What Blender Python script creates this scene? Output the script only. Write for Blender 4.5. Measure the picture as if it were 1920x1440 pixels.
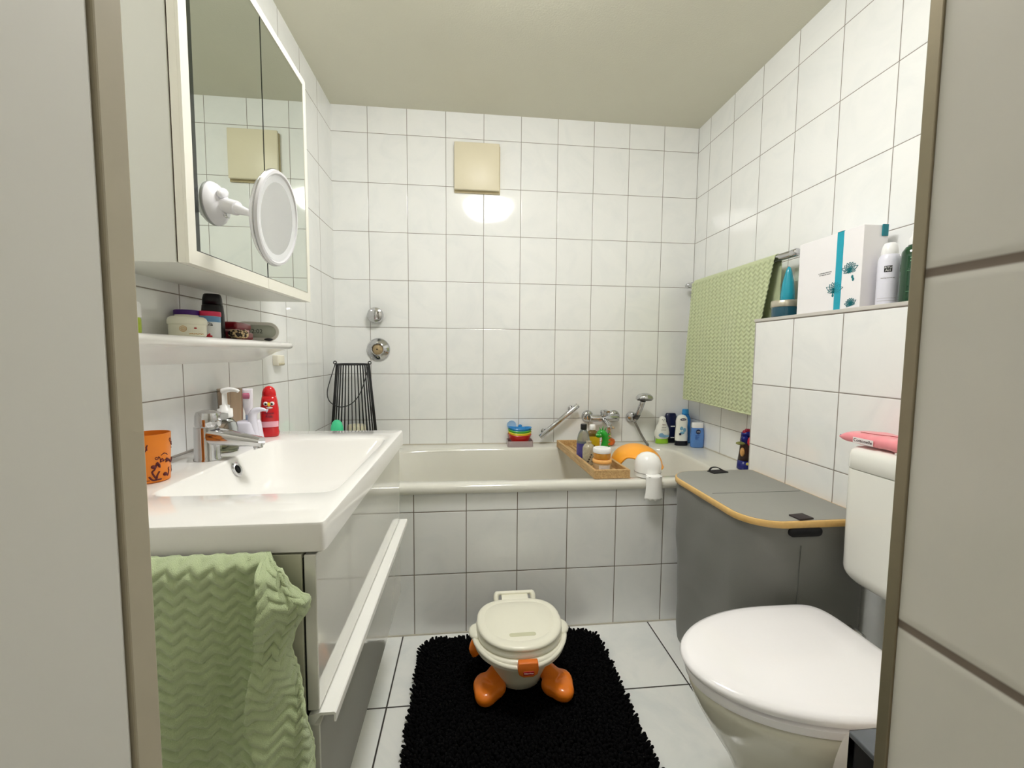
import bpy, bmesh, math, random
from mathutils import Vector, Matrix
random.seed(7)
PI = math.pi
C = bpy.context.scene.collection
for o in list(bpy.data.objects):
    bpy.data.objects.remove(o)
SC = bpy.context.scene

# ------------------------------------------------------------------ camera
cam_d = bpy.data.cameras.new('camera')
cam_d.sensor_fit = 'HORIZONTAL'
cam_d.sensor_width = 36.0
cam_d.lens = 780.863 / 1920 * 36.0
cam_d.clip_start = 0.01
cam = bpy.data.objects.new('camera', cam_d)
C.objects.link(cam)
YAW, PITCH, ROLL = 0.1040, 0.0711, 0.0082
fw = Vector((math.sin(YAW) * math.cos(PITCH), math.cos(YAW) * math.cos(PITCH), -math.sin(PITCH)))
rt = Vector((math.cos(YAW), -math.sin(YAW), 0))
up = rt.cross(fw)
r2 = math.cos(ROLL) * rt + math.sin(ROLL) * up
u2 = -math.sin(ROLL) * rt + math.cos(ROLL) * up
mw = Matrix((r2, u2, -fw)).transposed().to_4x4()
mw.translation = Vector((0.7017, -2.2996, 1.1002))
cam.matrix_world = mw
SC.camera = cam

# ------------------------------------------------------------------ world, colour management
world = bpy.data.worlds.new('world')
SC.world = world
world.use_nodes = True
world.node_tree.nodes['Background'].inputs['Color'].default_value = (0.9, 0.95, 1.0, 1)
world.node_tree.nodes['Background'].inputs['Strength'].default_value = 0.02
SC.view_settings.view_transform = 'Standard'
SC.view_settings.look = 'None'
SC.view_settings.gamma = 1
SC.view_settings.use_curve_mapping = False
SC.view_settings.exposure = 1.08
SC.cycles.use_denoising = True
SC.cycles.max_bounces = 12
SC.cycles.diffuse_bounces = 8
SC.cycles.glossy_bounces = 6
SC.cycles.transmission_bounces = 8
SC.cycles.transparent_max_bounces = 12
SC.cycles.caustics_reflective = False
SC.cycles.caustics_refractive = False

LAMP_BATH = 21.0      # emission of the glass bowl on the bathroom ceiling

FILL_HALL = 11.0       # added fill lamp in the unseen hall behind the doorway

# ------------------------------------------------------------------ room measures
W = 1.982; ZC = 2.3647; BY = -0.7133; Z1 = 2.2333; PH = 0.2488
YF = -2.026                       # inner plane of the front wall, the doorway edge
XL, XR = 0.493, 1.020             # doorway reveals
XB = 1.8627                       # face of the low box wall behind the toilet
YHALL = -2.75

# ------------------------------------------------------------------ materials
def lin(c):
    out = []
    for v in c[:3]:
        v = v / 255.0
        out.append(v / 12.92 if v <= 0.04045 else ((v + 0.055) / 1.055) ** 2.4)
    return (out[0], out[1], out[2], 1)

MATS = {}
def mat(name, rgb, rough=0.5, metal=0.0, vary=0.04, scale=30, bump=0.0, bscale=200, coat=0.0,
        trans=0.0, ior=1.45, emit=None, estr=0.0, sss=0.0, sheen=0.0, spec=0.5):
    if name in MATS:
        return MATS[name]
    m = bpy.data.materials.new(name); MATS[name] = m
    m.use_nodes = True
    nt = m.node_tree; n = nt.nodes; l = nt.links
    b = n['Principled BSDF']
    b.inputs['Roughness'].default_value = rough
    b.inputs['Metallic'].default_value = metal
    b.inputs['Coat Weight'].default_value = coat
    b.inputs['Coat Roughness'].default_value = 0.05
    b.inputs['Transmission Weight'].default_value = trans
    b.inputs['IOR'].default_value = ior
    b.inputs['Specular IOR Level'].default_value = spec
    b.inputs['Sheen Weight'].default_value = sheen
    if sss:
        b.inputs['Subsurface Weight'].default_value = sss
        b.inputs['Subsurface Scale'].default_value = 0.01
    tc = n.new('ShaderNodeTexCoord')
    nz = n.new('ShaderNodeTexNoise'); nz.inputs['Scale'].default_value = scale
    nz.inputs['Detail'].default_value = 3
    l.new(tc.outputs['Object'], nz.inputs['Vector'])
    mx = n.new('ShaderNodeMix'); mx.data_type = 'RGBA'
    base = lin(rgb)
    mx.inputs[6].default_value = tuple(min(1, v * (1 - vary)) for v in base[:3]) + (1,)
    mx.inputs[7].default_value = tuple(min(1, v * (1 + vary)) for v in base[:3]) + (1,)
    l.new(nz.outputs['Fac'], mx.inputs[0])
    l.new(mx.outputs[2], b.inputs['Base Color'])
    if bump:
        n2 = n.new('ShaderNodeTexNoise'); n2.inputs['Scale'].default_value = bscale
        n2.inputs['Detail'].default_value = 4
        l.new(tc.outputs['Object'], n2.inputs['Vector'])
        bp = n.new('ShaderNodeBump'); bp.inputs['Strength'].default_value = bump
        bp.inputs['Distance'].default_value = 0.002
        l.new(n2.outputs['Fac'], bp.inputs['Height'])
        l.new(bp.outputs['Normal'], b.inputs['Normal'])
    if emit:
        b.inputs['Emission Color'].default_value = lin(emit)
        b.inputs['Emission Strength'].default_value = estr
    return m

def tile_mat(name, ax_u, u0, pu, ax_v, v0, pv, grout=0.0024, rgb=(222, 223, 220), grgb=(136, 128, 120),
             rough=0.07, marble=0.035, mscale=5.0, wav=0.12):
    """glazed tiles laid on a world grid: joint lines at u0 + k*pu and v0 + k*pv"""
    m = bpy.data.materials.new(name); MATS[name] = m
    m.use_nodes = True
    nt = m.node_tree; n = nt.nodes; l = nt.links
    b = n['Principled BSDF']
    geo = n.new('ShaderNodeNewGeometry')
    sep = n.new('ShaderNodeSeparateXYZ'); l.new(geo.outputs['Position'], sep.inputs[0])
    def M(op, a, bb=None, cc=None):
        k = n.new('ShaderNodeMath'); k.operation = op
        for i, v in enumerate((a, bb, cc)):
            if v is None: continue
            if isinstance(v, (int, float)): k.inputs[i].default_value = v
            else: l.new(v, k.inputs[i])
        return k.outputs[0]
    def axis(ax, o0, p):
        q = M('DIVIDE', M('SUBTRACT', sep.outputs[ax], o0), p)
        fr = M('FRACT', q); fl = M('FLOOR', q)
        d = M('MULTIPLY', M('MINIMUM', fr, M('SUBTRACT', 1.0, fr)), p)
        return d, fl
    du, fu = axis(ax_u, u0, pu); dv, fv = axis(ax_v, v0, pv)
    d = M('MINIMUM', du, dv)
    mask = n.new('ShaderNodeMapRange'); mask.interpolation_type = 'SMOOTHSTEP'
    l.new(d, mask.inputs['Value'])
    mask.inputs['From Min'].default_value = grout * 0.35; mask.inputs['From Max'].default_value = grout * 0.75
    # every tile has its own cut of the marbled glaze
    comb = n.new('ShaderNodeCombineXYZ')
    l.new(M('MULTIPLY', fu, 3.7), comb.inputs[0]); l.new(M('MULTIPLY', fv, 5.3), comb.inputs[1])
    l.new(M('MULTIPLY', M('ADD', fu, fv), 1.9), comb.inputs[2])
    va = n.new('ShaderNodeVectorMath'); va.operation = 'ADD'
    l.new(geo.outputs['Position'], va.inputs[0]); l.new(comb.outputs[0], va.inputs[1])
    nz = n.new('ShaderNodeTexNoise'); nz.inputs['Scale'].default_value = mscale
    nz.inputs['Detail'].default_value = 5; nz.inputs['Distortion'].default_value = 1.6
    nz.inputs['Roughness'].default_value = 0.6
    l.new(va.outputs[0], nz.inputs['Vector'])
    ramp = n.new('ShaderNodeValToRGB')
    base = lin(rgb)
    ramp.color_ramp.elements[0].position = 0.30
    ramp.color_ramp.elements[0].color = (base[0] * (1 - marble * 1.5), base[1] * (1 - marble * 1.2), base[2] * (1 - marble), 1)
    ramp.color_ramp.elements[1].position = 0.56
    ramp.color_ramp.elements[1].color = base
    l.new(nz.outputs['Fac'], ramp.inputs['Fac'])
    mx = n.new('ShaderNodeMix'); mx.data_type = 'RGBA'
    l.new(mask.outputs[0], mx.inputs[0]); mx.inputs[6].default_value = lin(grgb)
    l.new(ramp.outputs['Color'], mx.inputs[7]); l.new(mx.outputs[2], b.inputs['Base Color'])
    rr = n.new('ShaderNodeMapRange'); l.new(mask.outputs[0], rr.inputs['Value'])
    rr.inputs['To Min'].default_value = 0.8; rr.inputs['To Max'].default_value = rough
    l.new(rr.outputs[0], b.inputs['Roughness'])
    # rounded tile edge + slightly wavy glaze
    edge = n.new('ShaderNodeMapRange'); edge.interpolation_type = 'SMOOTHERSTEP'
    l.new(d, edge.inputs['Value']); edge.inputs['From Min'].default_value = 0
    edge.inputs['From Max'].default_value = grout * 1.6
    wv = n.new('ShaderNodeTexNoise'); wv.inputs['Scale'].default_value = 26; wv.inputs['Detail'].default_value = 2
    l.new(va.outputs[0], wv.inputs['Vector'])
    h = M('ADD', edge.outputs[0], M('MULTIPLY', wv.outputs['Fac'], wav))
    bp = n.new('ShaderNodeBump'); bp.inputs['Strength'].default_value = 0.6
    bp.inputs['Distance'].default_value = 0.0012
    l.new(h, bp.inputs['Height']); l.new(bp.outputs['Normal'], b.inputs['Normal'])
    return m

# ------------------------------------------------------------------ object helpers
ORG = {}
def tag(o, label=None, cat=None, group=None, kind=None):
    if label: o['label'] = label
    if cat: o['category'] = cat
    if group: o['group'] = group
    if kind: o['kind'] = kind
    return o
def thing(name, label, cat, loc=(0, 0, 0), group=None):
    o = bpy.data.objects.new(name, None); C.objects.link(o)
    o.empty_display_size = 0.05
    o.location = loc; ORG[o] = Vector(loc)
    return tag(o, label, cat, group)
def obj(name, bm, m, parent=None, smooth=40, label=None, mats=None):
    """bm is modelled in world coordinates"""
    if smooth:
        for f in bm.faces: f.smooth = True
        for e in bm.edges:
            if len(e.link_faces) == 2:
                try:
                    if e.calc_face_angle() > math.radians(smooth): e.smooth = False
                except ValueError: pass
    org = ORG.get(parent, Vector((0, 0, 0)))
    if parent is None:
        xs = [v.co for v in bm.verts]
        org = Vector(((min(v.x for v in xs) + max(v.x for v in xs)) / 2,
                      (min(v.y for v in xs) + max(v.y for v in xs)) / 2, min(v.z for v in xs)))
    bmesh.ops.translate(bm, verts=bm.verts, vec=-org)
    me = bpy.data.meshes.new(name)
    bm.to_mesh(me); bm.free()
    for mm in (mats or [m]): me.materials.append(mm)
    o = bpy.data.objects.new(name, me); C.objects.link(o)
    if parent is None: o.location = org
    else: o.parent = parent
    ORG[o] = org
    if label: o['label'] = label
    return o
def struct(name, bm, m, smooth=0, parent=None, mats=None):
    o = obj(name, bm, m, parent, smooth=smooth, mats=mats)
    if parent is None: o['kind'] = 'structure'
    return o

def B(): return bmesh.new()
def box(bm, x0, x1, y0, y1, z0, z1, bev=0.0, seg=2, rot=0, piv=None, mi=0):
    x0, x1 = min(x0, x1), max(x0, x1); y0, y1 = min(y0, y1), max(y0, y1); z0, z1 = min(z0, z1), max(z0, z1)
    t = bmesh.new()
    bmesh.ops.create_cube(t, size=1)
    for v in t.verts:
        v.co = Vector(((x0 + x1) / 2 + v.co.x * (x1 - x0), (y0 + y1) / 2 + v.co.y * (y1 - y0), (z0 + z1) / 2 + v.co.z * (z1 - z0)))
    if bev > 0:
        bmesh.ops.bevel(t, geom=list(t.edges) + list(t.verts), offset=bev, segments=seg, profile=0.5, affect='EDGES')
    if rot:
        p = Vector(piv) if piv else Vector(((x0 + x1) / 2, (y0 + y1) / 2, (z0 + z1) / 2))
        bmesh.ops.rotate(t, verts=t.verts, cent=p, matrix=Matrix.Rotation(rot, 3, 'Z'))
    merge(bm, t, mi)
    return bm
def merge(bm, t, mi=0, M=None):
    if M is not None: bmesh.ops.transform(t, matrix=M, verts=t.verts)
    mp = {}
    for v in t.verts: mp[v] = bm.verts.new(v.co)
    for f in t.faces:
        try:
            nf = bm.faces.new([mp[v] for v in f.verts]); nf.material_index = mi if mi else f.material_index
        except ValueError: pass
    t.free()
def rings(bm, rr, cap0=True, cap1=True, close=True, mi=0, mfun=None):
    """rr: list of closed rings (lists of Vector)"""
    vs = [[bm.verts.new(p) for p in r] for r in rr]
    n = len(vs[0])
    for i in range(len(vs) - 1):
        for j in range(n if close else n - 1):
            k = (j + 1) % n
            try:
                f = bm.faces.new((vs[i][j], vs[i][k], vs[i + 1][k], vs[i + 1][j])); f.material_index = mfun(i) if mfun else mi
            except ValueError: pass
    if cap0:
        f = bm.faces.new(list(reversed(vs[0]))); f.material_index = mfun(0) if mfun else mi
    if cap1:
        f = bm.faces.new(vs[-1]); f.material_index = mfun(len(vs) - 2) if mfun else mi
    return vs
def fin(bm):
    bmesh.ops.recalc_face_normals(bm, faces=bm.faces); return bm
def lathe(bm, prof, c=(0, 0, 0), seg=32, axis=(0, 0, 1), mi=0, mfun=None, cap0=True, cap1=True):
    """prof: (r, h) pairs along axis from c"""
    a = Vector(axis).normalized()
    q = a.to_track_quat('Z', 'Y')
    rr = []
    for r, h in prof:
        rr.append([Vector(c) + q @ Vector((max(r, 1e-5) * math.cos(2 * PI * k / seg), max(r, 1e-5) * math.sin(2 * PI * k / seg), h)) for k in range(seg)])
    t = bmesh.new(); rings(t, rr, cap0, cap1, mi=mi, mfun=mfun); fin(t); merge(bm, t)
    return bm
def cyl(bm, p0, p1, r0, r1=None, seg=20, bev=0.0, mi=0):
    p0 = Vector(p0); p1 = Vector(p1); r1 = r0 if r1 is None else r1
    h = (p1 - p0).length
    if bev: prof = [(r0 - bev, 0), (r0 - bev * .3, bev * .3), (r0, bev), (r1, h - bev), (r1 - bev * .3, h - bev * .3), (r1 - bev, h)]
    else: prof = [(r0, 0), (r1, h)]
    return lathe(bm, prof, p0, seg, p1 - p0, mi=mi)
def catmull(pts, n=8):
    P = [Vector(p) for p in pts]; out = []
    for i in range(len(P) - 1):
        p0 = P[max(i - 1, 0)]; p1 = P[i]; p2 = P[i + 1]; p3 = P[min(i + 2, len(P) - 1)]
        for k in range(n):
            t = k / n
            out.append(0.5 * ((2 * p1) + (-p0 + p2) * t + (2 * p0 - 5 * p1 + 4 * p2 - p3) * t * t + (-p0 + 3 * p1 - 3 * p2 + p3) * t ** 3))
    out.append(P[-1]); return out
def tube(bm, pts, r, seg=8, closed=False, smooth=0, mi=0, flat=1.0):
    """r: number or list, flat squashes along the second axis"""
    if smooth: pts = catmull(pts, smooth)
    P = [Vector(p) for p in pts]
    n = len(P); R = r if isinstance(r, (list, tuple)) else [r] * n
    if len(R) != n:
        R = [R[0] + 0 if len(R) == 1 else R[min(int(i / (n - 1) * (len(R) - 1)), len(R) - 2)] * (1 - (i / (n - 1) * (len(R) - 1)) % 1) + R[min(int(i / (n - 1) * (len(R) - 1)) + 1, len(R) - 1)] * ((i / (n - 1) * (len(R) - 1)) % 1) for i in range(n)]
    prev = None; rr = []
    for i in range(n):
        if closed: t = (P[(i + 1) % n] - P[i - 1]).normalized()
        else: t = (P[min(i + 1, n - 1)] - P[max(i - 1, 0)]).normalized()
        if prev is None:
            prev = t.orthogonal().normalized()
            if abs(t.z) < 0.9: prev = t.cross(Vector((0, 0, 1))).normalized()
        a = (prev - t * prev.dot(t)).normalized(); b = t.cross(a); prev = a
        rr.append([P[i] + (a * math.cos(2 * PI * k / seg) + b * math.sin(2 * PI * k / seg) * flat) * R[i] for k in range(seg)])
    t = bmesh.new()
    if closed: rr.append(rr[0]); rings(t, rr, False, False, mi=mi); bmesh.ops.remove_doubles(t, verts=t.verts, dist=1e-6)
    else: rings(t, rr, mi=mi)
    fin(t); merge(bm, t); return bm
def oval(cx, cy, z, rx, ry, n=40, p=2.0, rot=0.0):
    out = []
    for k in range(n):
        a = 2 * PI * k / n; c, s = math.cos(a), math.sin(a)
        x = math.copysign(abs(c) ** (2 / p), c) * rx; y = math.copysign(abs(s) ** (2 / p), s) * ry
        out.append(Vector((cx + x * math.cos(rot) - y * math.sin(rot), cy + x * math.sin(rot) + y * math.cos(rot), z)))
    return out
def loft(bm, c, secs, rot=0.0, n=40, mfun=None, mi=0, cap0=True, cap1=True):
    """secs: (z, rx, ry[, power]) above base c"""
    rr = [oval(c[0], c[1], c[2] + s[0], s[1], s[2], n, s[3] if len(s) > 3 else 2.0, rot) for s in secs]
    t = bmesh.new(); rings(t, rr, cap0, cap1, mi=mi, mfun=mfun); fin(t); merge(bm, t); return bm
def ball(bm, c, rx, ry=None, rz=None, seg=24, mi=0, rot=None):
    ry = rx if ry is None else ry; rz = rx if rz is None else rz
    t = bmesh.new(); bmesh.ops.create_uvsphere(t, u_segments=seg, v_segments=max(8, seg // 2), radius=1)
    M = Matrix.Translation(c) @ (rot.to_4x4() if rot else Matrix.Identity(4)) @ Matrix.Diagonal((rx, ry, rz, 1))
    for f in t.faces: f.material_index = mi
    merge(bm, t, 0, M); return bm
def prism(bm, pts, axis, a0, a1, bev=0.0, mi=0):
    """extrude a 2-D outline; axis 'x': pts=(y,z), 'y': pts=(x,z), 'z': pts=(x,y)"""
    def P(p, a):
        return Vector((a, p[0], p[1])) if axis == 'x' else Vector((p[0], a, p[1])) if axis == 'y' else Vector((p[0], p[1], a))
    t = bmesh.new()
    rings(t, [[P(p, a0) for p in pts], [P(p, a1) for p in pts]])
    fin(t)
    if bev:
        es = [e for e in t.edges if len(e.link_faces) == 2 and e.calc_face_angle() > 0.6]
        bmesh.ops.bevel(t, geom=es, offset=bev, segments=2, profile=0.5, affect='EDGES')
    for f in t.faces: f.material_index = mi
    merge(bm, t); return bm
def rrect(x0, x1, y0, y1, r, n=6):
    out = []
    for cx, cy, a0 in ((x1 - r, y1 - r, 0), (x0 + r, y1 - r, PI / 2), (x0 + r, y0 + r, PI), (x1 - r, y0 + r, 1.5 * PI)):
        for k in range(n + 1):
            a = a0 + PI / 2 * k / n; out.append((cx + r * math.cos(a), cy + r * math.sin(a)))
    return out
def ring_torus(bm, c, R, r, axis, seg=48, s2=10, flat=1.0):
    q = Vector(axis).normalized().to_track_quat('Z', 'Y')
    pts = [Vector(c) + q @ Vector((R * math.cos(2 * PI * k / seg), R * math.sin(2 * PI * k / seg), 0)) for k in range(seg)]
    return tube(bm, pts, r, s2, closed=True)
def letters(name, text, size, loc, m, parent, rx=PI / 2, rz=0.0, ry=0.0, align='CENTER', ext=0.0003, wrap=None, label=None):
    cu = bpy.data.curves.new(name, 'FONT'); cu.body = text; cu.size = size; cu.extrude = ext
    cu.align_x = align; cu.align_y = 'CENTER'
    to = bpy.data.objects.new(name + '_tmp', cu); C.objects.link(to)
    dg = bpy.context.evaluated_depsgraph_get()
    me = to.evaluated_get(dg).to_mesh()
    bm = B(); bm.from_mesh(me)
    to.evaluated_get(dg).to_mesh_clear()
    bpy.data.objects.remove(to)
    if wrap:   # bend the line of writing round a bottle of radius wrap
        for v in bm.verts:
            a = v.co.x / wrap; v.co.x = wrap * math.sin(a); v.co.z += -wrap * (1 - math.cos(a))
    M = Matrix.Translation(loc) @ Matrix.Rotation(rz, 4, 'Z') @ Matrix.Rotation(ry, 4, 'Y') @ Matrix.Rotation(rx, 4, 'X')
    bmesh.ops.transform(bm, matrix=M, verts=bm.verts)
    return obj(name, bm, m, parent, smooth=0, label=label)
# ================================================================== THE SETTING
T = 0.10
paint = mat('white_plaster', (208, 206, 190), 0.85, vary=0.02, scale=8, bump=0.35, bscale=160)
hallpaint = mat('hall_paint', (216, 214, 206), 0.8, vary=0.02, scale=6, bump=0.1, bscale=90)
WHITE = (238, 239, 238)
t_back = tile_mat('tiles_back_wall', 0, 0.1811, 0.2, 2, Z1, PH, rgb=WHITE)
t_side = tile_mat('tiles_right_wall', 1, -0.1145, 0.2, 2, Z1, PH, rgb=WHITE)
t_left = tile_mat('tiles_left_wall', 1, -0.1932, 0.2, 2, Z1, PH, rgb=WHITE)
t_apron = tile_mat('tiles_bath_front', 0, 0.4926, 0.2, 2, 0.4923, PH, rgb=WHITE, grgb=(112, 100, 86), grout=0.0028)
t_box = tile_mat('tiles_box_wall', 1, -0.9052, 0.2, 2, 0.9878, PH, rgb=WHITE, grout=0.0028, grgb=(132, 124, 116))
t_floor = tile_mat('tiles_floor', 0, 0.4483, 0.33, 1, -1.0453, 0.332, grout=0.0046, rgb=(240, 241, 238), grgb=(52, 46, 42), marble=0.09, mscale=2.6, rough=0.16)
t_door = tile_mat('tiles_doorway', 1, -2.0, 0.40, 2, 0.9035, 0.2555, rgb=(218, 215, 207), grout=0.0060, grgb=(122, 110, 98), marble=0.02, rough=0.22)
chrome = mat('chrome', (200, 200, 202), 0.08, 1.0, vary=0.01)
steel = mat('brushed_profile', (150, 140, 120), 0.42, 1.0, vary=0.05, scale=120)
steel_lt = mat('aluminium_profile', (196, 192, 184), 0.35, 0.9, vary=0.03)

bm = B(); box(bm, -T, W + T, YHALL, T, -T, 0); struct('floor', bm, t_floor)
bm = B(); box(bm, -0.7, 2.5, -4.2, YHALL, -T, 0); struct('floor', bm, mat('hall_floor', (170, 150, 125), 0.4, vary=0.1, scale=4))
bm = B(); box(bm, -0.7, 2.5, -4.2, T, ZC, ZC + T); struct('ceiling', bm, paint)
bm = B(); box(bm, -T, W + T, 0, T, 0, ZC); struct('wall_back', bm, t_back)
bm = B(); box(bm, -T, 0, YF, 0, 0, ZC); struct('wall_left', bm, t_left)
bm = B(); box(bm, W, W + T, YF, 0, 0, ZC); struct('wall_right', bm, t_side)
# the low tiled box wall that hides the pipes behind the toilet
bm = B(); box(bm, XB, W, YF, -0.7021, 0, 1.238); struct('wall_right_box', bm, t_box)
bm = B(); box(bm, XB - 0.003, W, YF, -0.698, 1.238, 1.2505, 0.0025); struct('trim_1', bm, mat('ledge_profile', (206, 202, 196), 0.3, 0.2, vary=0.03))
# tiled front of the bath and the tiled shelf at its far-left end
bm = B(); box(bm, 0, W, BY, BY + 0.02, 0, 0.566); struct('wall_bath_front', bm, t_apron)
bm = B(); box(bm, 0, 0.188, BY + 0.02, 0, 0, 0.598); struct('wall_bath_left', bm, t_apron)
bm = B(); box(bm, 0, W, BY - 0.0035, BY + 0.001, 0, 0.0045); struct('trim_2', bm, mat('silicone_joint', (196, 190, 176), 0.5, vary=0.05))
# the doorway the picture is taken through
white_door = mat('painted_reveal', (214, 213, 207), 0.45, vary=0.01, scale=5, bump=0.06, bscale=60)
bm = B(); box(bm, -T, XL, YHALL, YF - 0.006, 0, ZC, 0.004); struct('wall_front_left', bm, white_door)
bm = B(); box(bm, XR, W + T, YHALL, YF - 0.008, 0, ZC); struct('wall_front_right', bm, t_door)
bm = B(); box(bm, 0, XL - 0.004, YF - 0.006, YF, 0, ZC); box(bm, XR + 0.003, W, YF - 0.008, YF, 0, ZC); struct('wall_front', bm, t_door)
bm = B(); box(bm, XL - 0.02, XL + 0.0015, YF - 0.006, YF + 0.0145, 0, ZC, 0.0012); struct('trim_3', bm, mat('door_frame_strip', (176, 168, 148), 0.5, 0.0, vary=0.05, scale=40))
bm = B(); box(bm, XR - 0.0015, XR + 0.010, YF - 0.0085, YF + 0.001, 0, ZC, 0.0010); struct('trim_4', bm, steel)
# hall behind the camera
bm = B(); box(bm, -0.7, -0.6, -4.2, YHALL, 0, ZC); struct('wall_hall_left', bm, hallpaint)
bm = B(); box(bm, 2.4, 2.5, -4.2, YHALL, 0, ZC); struct('wall_hall_right', bm, hallpaint)
bm = B(); box(bm, -0.6, 2.4, -4.2, -4.1, 0, ZC); struct('wall_hall_back', bm, hallpaint)
bm = B(); box(bm, -0.6, -T, YHALL, YHALL + 0.05, 0, ZC); box(bm, W + T, 2.4, YHALL, YHALL + 0.05, 0, ZC); struct('wall_hall_front', bm, hallpaint)

# ================================================================== LAMPS
def ceiling_lamp(name, label, x, y, r, drop, power):
    t = thing(name, label, 'lamp', (x, y, ZC))
    bm = B(); lathe(bm, [(r * .94, 0), (r * .98, -0.006), (r * .98, -0.022), (r * .9, -0.026)], (x, y, ZC), 56); obj('base_plate', fin(bm), mat('lamp_enamel', (235, 235, 232), 0.3), t)
    prof = [(r, -0.020)] + [(r * math.cos(a), -0.020 - (drop - 0.02) * math.sin(a)) for a in [PI / 2 * k / 12 for k in range(1, 13)]]
    bm = B(); lathe(bm, prof, (x, y, ZC), 56)
    g = bpy.data.materials.new('lit_glass_bowl_' + name); g.use_nodes = True
    b = g.node_tree.nodes['Principled BSDF']
    b.inputs['Base Color'].default_value = (0.9, 0.9, 0.88, 1); b.inputs['Roughness'].default_value = 0.3
    b.inputs['Emission Color'].default_value = (1.0, 0.985, 0.965, 1); b.inputs['Emission Strength'].default_value = power
    obj('shade', fin(bm), g, t)
    bm = B(); lathe(bm, [(0.012, 0), (0.014, -0.004), (0.010, -0.012), (0.001, -0.015)], (x, y, ZC - drop + 0.002), 20); obj('finial', fin(bm), chrome, t)
ceiling_lamp('ceiling_lamp', 'round opal glass bowl lamp on the bathroom ceiling', 0.863, -1.29, 0.20, 0.138, LAMP_BATH)

ceiling_lamp('ceiling_lamp', 'added fill lamp with a round glass bowl, unseen on the hall ceiling', 1.75, -3.35, 0.20, 0.12, FILL_HALL)  # added out of view to fill the door reveals with light

# ================================================================== AIR VENT COVER on the back wall
cream = mat('yellowed_plastic', (222, 214, 188), 0.4, vary=0.03, scale=12)
t = thing('vent_cover', 'square cream plastic vent cover high on the back wall', 'vent cover', (0.746, 0, 1.952))
bm = B(); box(bm, 0.626, 0.868, -0.010, 0, 1.953, 2.200, 0.002); obj('frame', bm, mat('vent_frame', (196, 182, 146), 0.45, vary=0.06), t)
bm = B(); box(bm, 0.626, 0.863, -0.034, -0.018, 1.962, 2.203, 0.004); obj('cover_plate', bm, cream, t)
for x in (0.66, 0.83):
    for z in (1.99, 2.17):
        bm = B(); cyl(bm, (x, -0.018, z), (x, -0.010, z), 0.006); obj('spacer', bm, cream, t)

# ================================================================== SHOWER VALVE AND FLANGE
t = thing('stop_valve', 'small round chrome stop valve knob on the back wall above the flange', 'valve', (0.214, 0, 1.299))
bm = B(); lathe(bm, [(0.020, 0), (0.020, 0.018)], (0.214, 0, 1.299), 32, (0, -1, 0)); obj('neck', bm, chrome, t)
bm = B(); lathe(bm, [(0.030, 0.016), (0.041, 0.020), (0.042, 0.034), (0.038, 0.046), (0.024, 0.053), (0.001, 0.055)], (0.214, 0, 1.299), 40, (0, -1, 0)); obj('knob', fin(bm), chrome, t)
t = thing('valve_flange', 'chrome cone flange round an open valve on the back wall', 'valve', (0.2222, 0, 1.121))
bm = B(); lathe(bm, [(0.060, 0), (0.060, 0.006), (0.056, 0.012), (0.036, 0.026), (0.032, 0.028), (0.029, 0.026), (0.029, 0.004)], (0.2222, 0, 1.121), 48, (0, -1, 0), cap1=False); obj('flange', fin(bm), chrome, t)
bm = B(); lathe(bm, [(0.028, 0.004), (0.028, 0.018), (0.020, 0.021), (0.001, 0.022)], (0.2222, 0, 1.121), 24, (0, -1, 0)); obj('valve_core', fin(bm), mat('limescaled_brass', (176, 156, 120), 0.55, 0.4, vary=0.35, scale=120, bump=0.8), t)
bm = B(); cyl(bm, (0.2182, -0.0235, 1.121), (0.2182, -0.020, 1.121), 0.004); obj('spindle', bm, mat('dark_hole', (30, 26, 22), 0.7), t)

# ================================================================== BATHTUB
enamel = mat('bath_enamel', (218, 217, 208), 0.12, vary=0.01, coat=0.4)
bm = B()
N = 72
def bring(x0, x1, y0, y1, z, p):
    return oval((x0 + x1) / 2, (y0 + y1) / 2, z, (x1 - x0) / 2, (y1 - y0) / 2, N, p)
rr = [bring(0.192, W - .001, BY - 0.012, -.001, 0.566, 60), bring(0.190, W - .001, BY - 0.016, -.001, 0.574, 60), bring(0.190, W - .001, BY - 0.016, -.001, 0.588, 60),
      bring(0.192, W, BY - 0.010, -0.000, 0.597, 50), bring(0.196, W, BY, -0.001, 0.6, 40),
      bring(0.285, 1.800, BY + 0.036, -0.100, 0.6, 5.5), bring(0.293, 1.793, BY + 0.043, -0.107, 0.5965, 5.5),
      bring(0.300, 1.787, BY + 0.049, -0.112, 0.585, 5.5),
      bring(0.33, 1.76, BY + 0.060, -0.125, 0.48, 5), bring(0.40, 1.72, BY + 0.085, -0.150, 0.30, 4.5),
      bring(0.50, 1.66, BY + 0.13, -0.19, 0.20, 4), bring(0.65, 1.55, BY + 0.22, -0.28, 0.175, 3)]
rings(bm, rr, cap0=False); fin(bm)
for f in bm.faces: pass
o = obj('bathtub', bm, enamel); tag(o, 'white enamel bathtub built in behind the tiled front along the back wall', 'bathtub')
bm = B(); box(bm, 0.19, W, -0.003, 0.0, 0.598, 0.6055, 0.001); box(bm, W - 0.003, W, -0.700, 0, 0.598, 0.6055, 0.001); struct('trim_5', bm, MATS['silicone_joint'])

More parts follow.
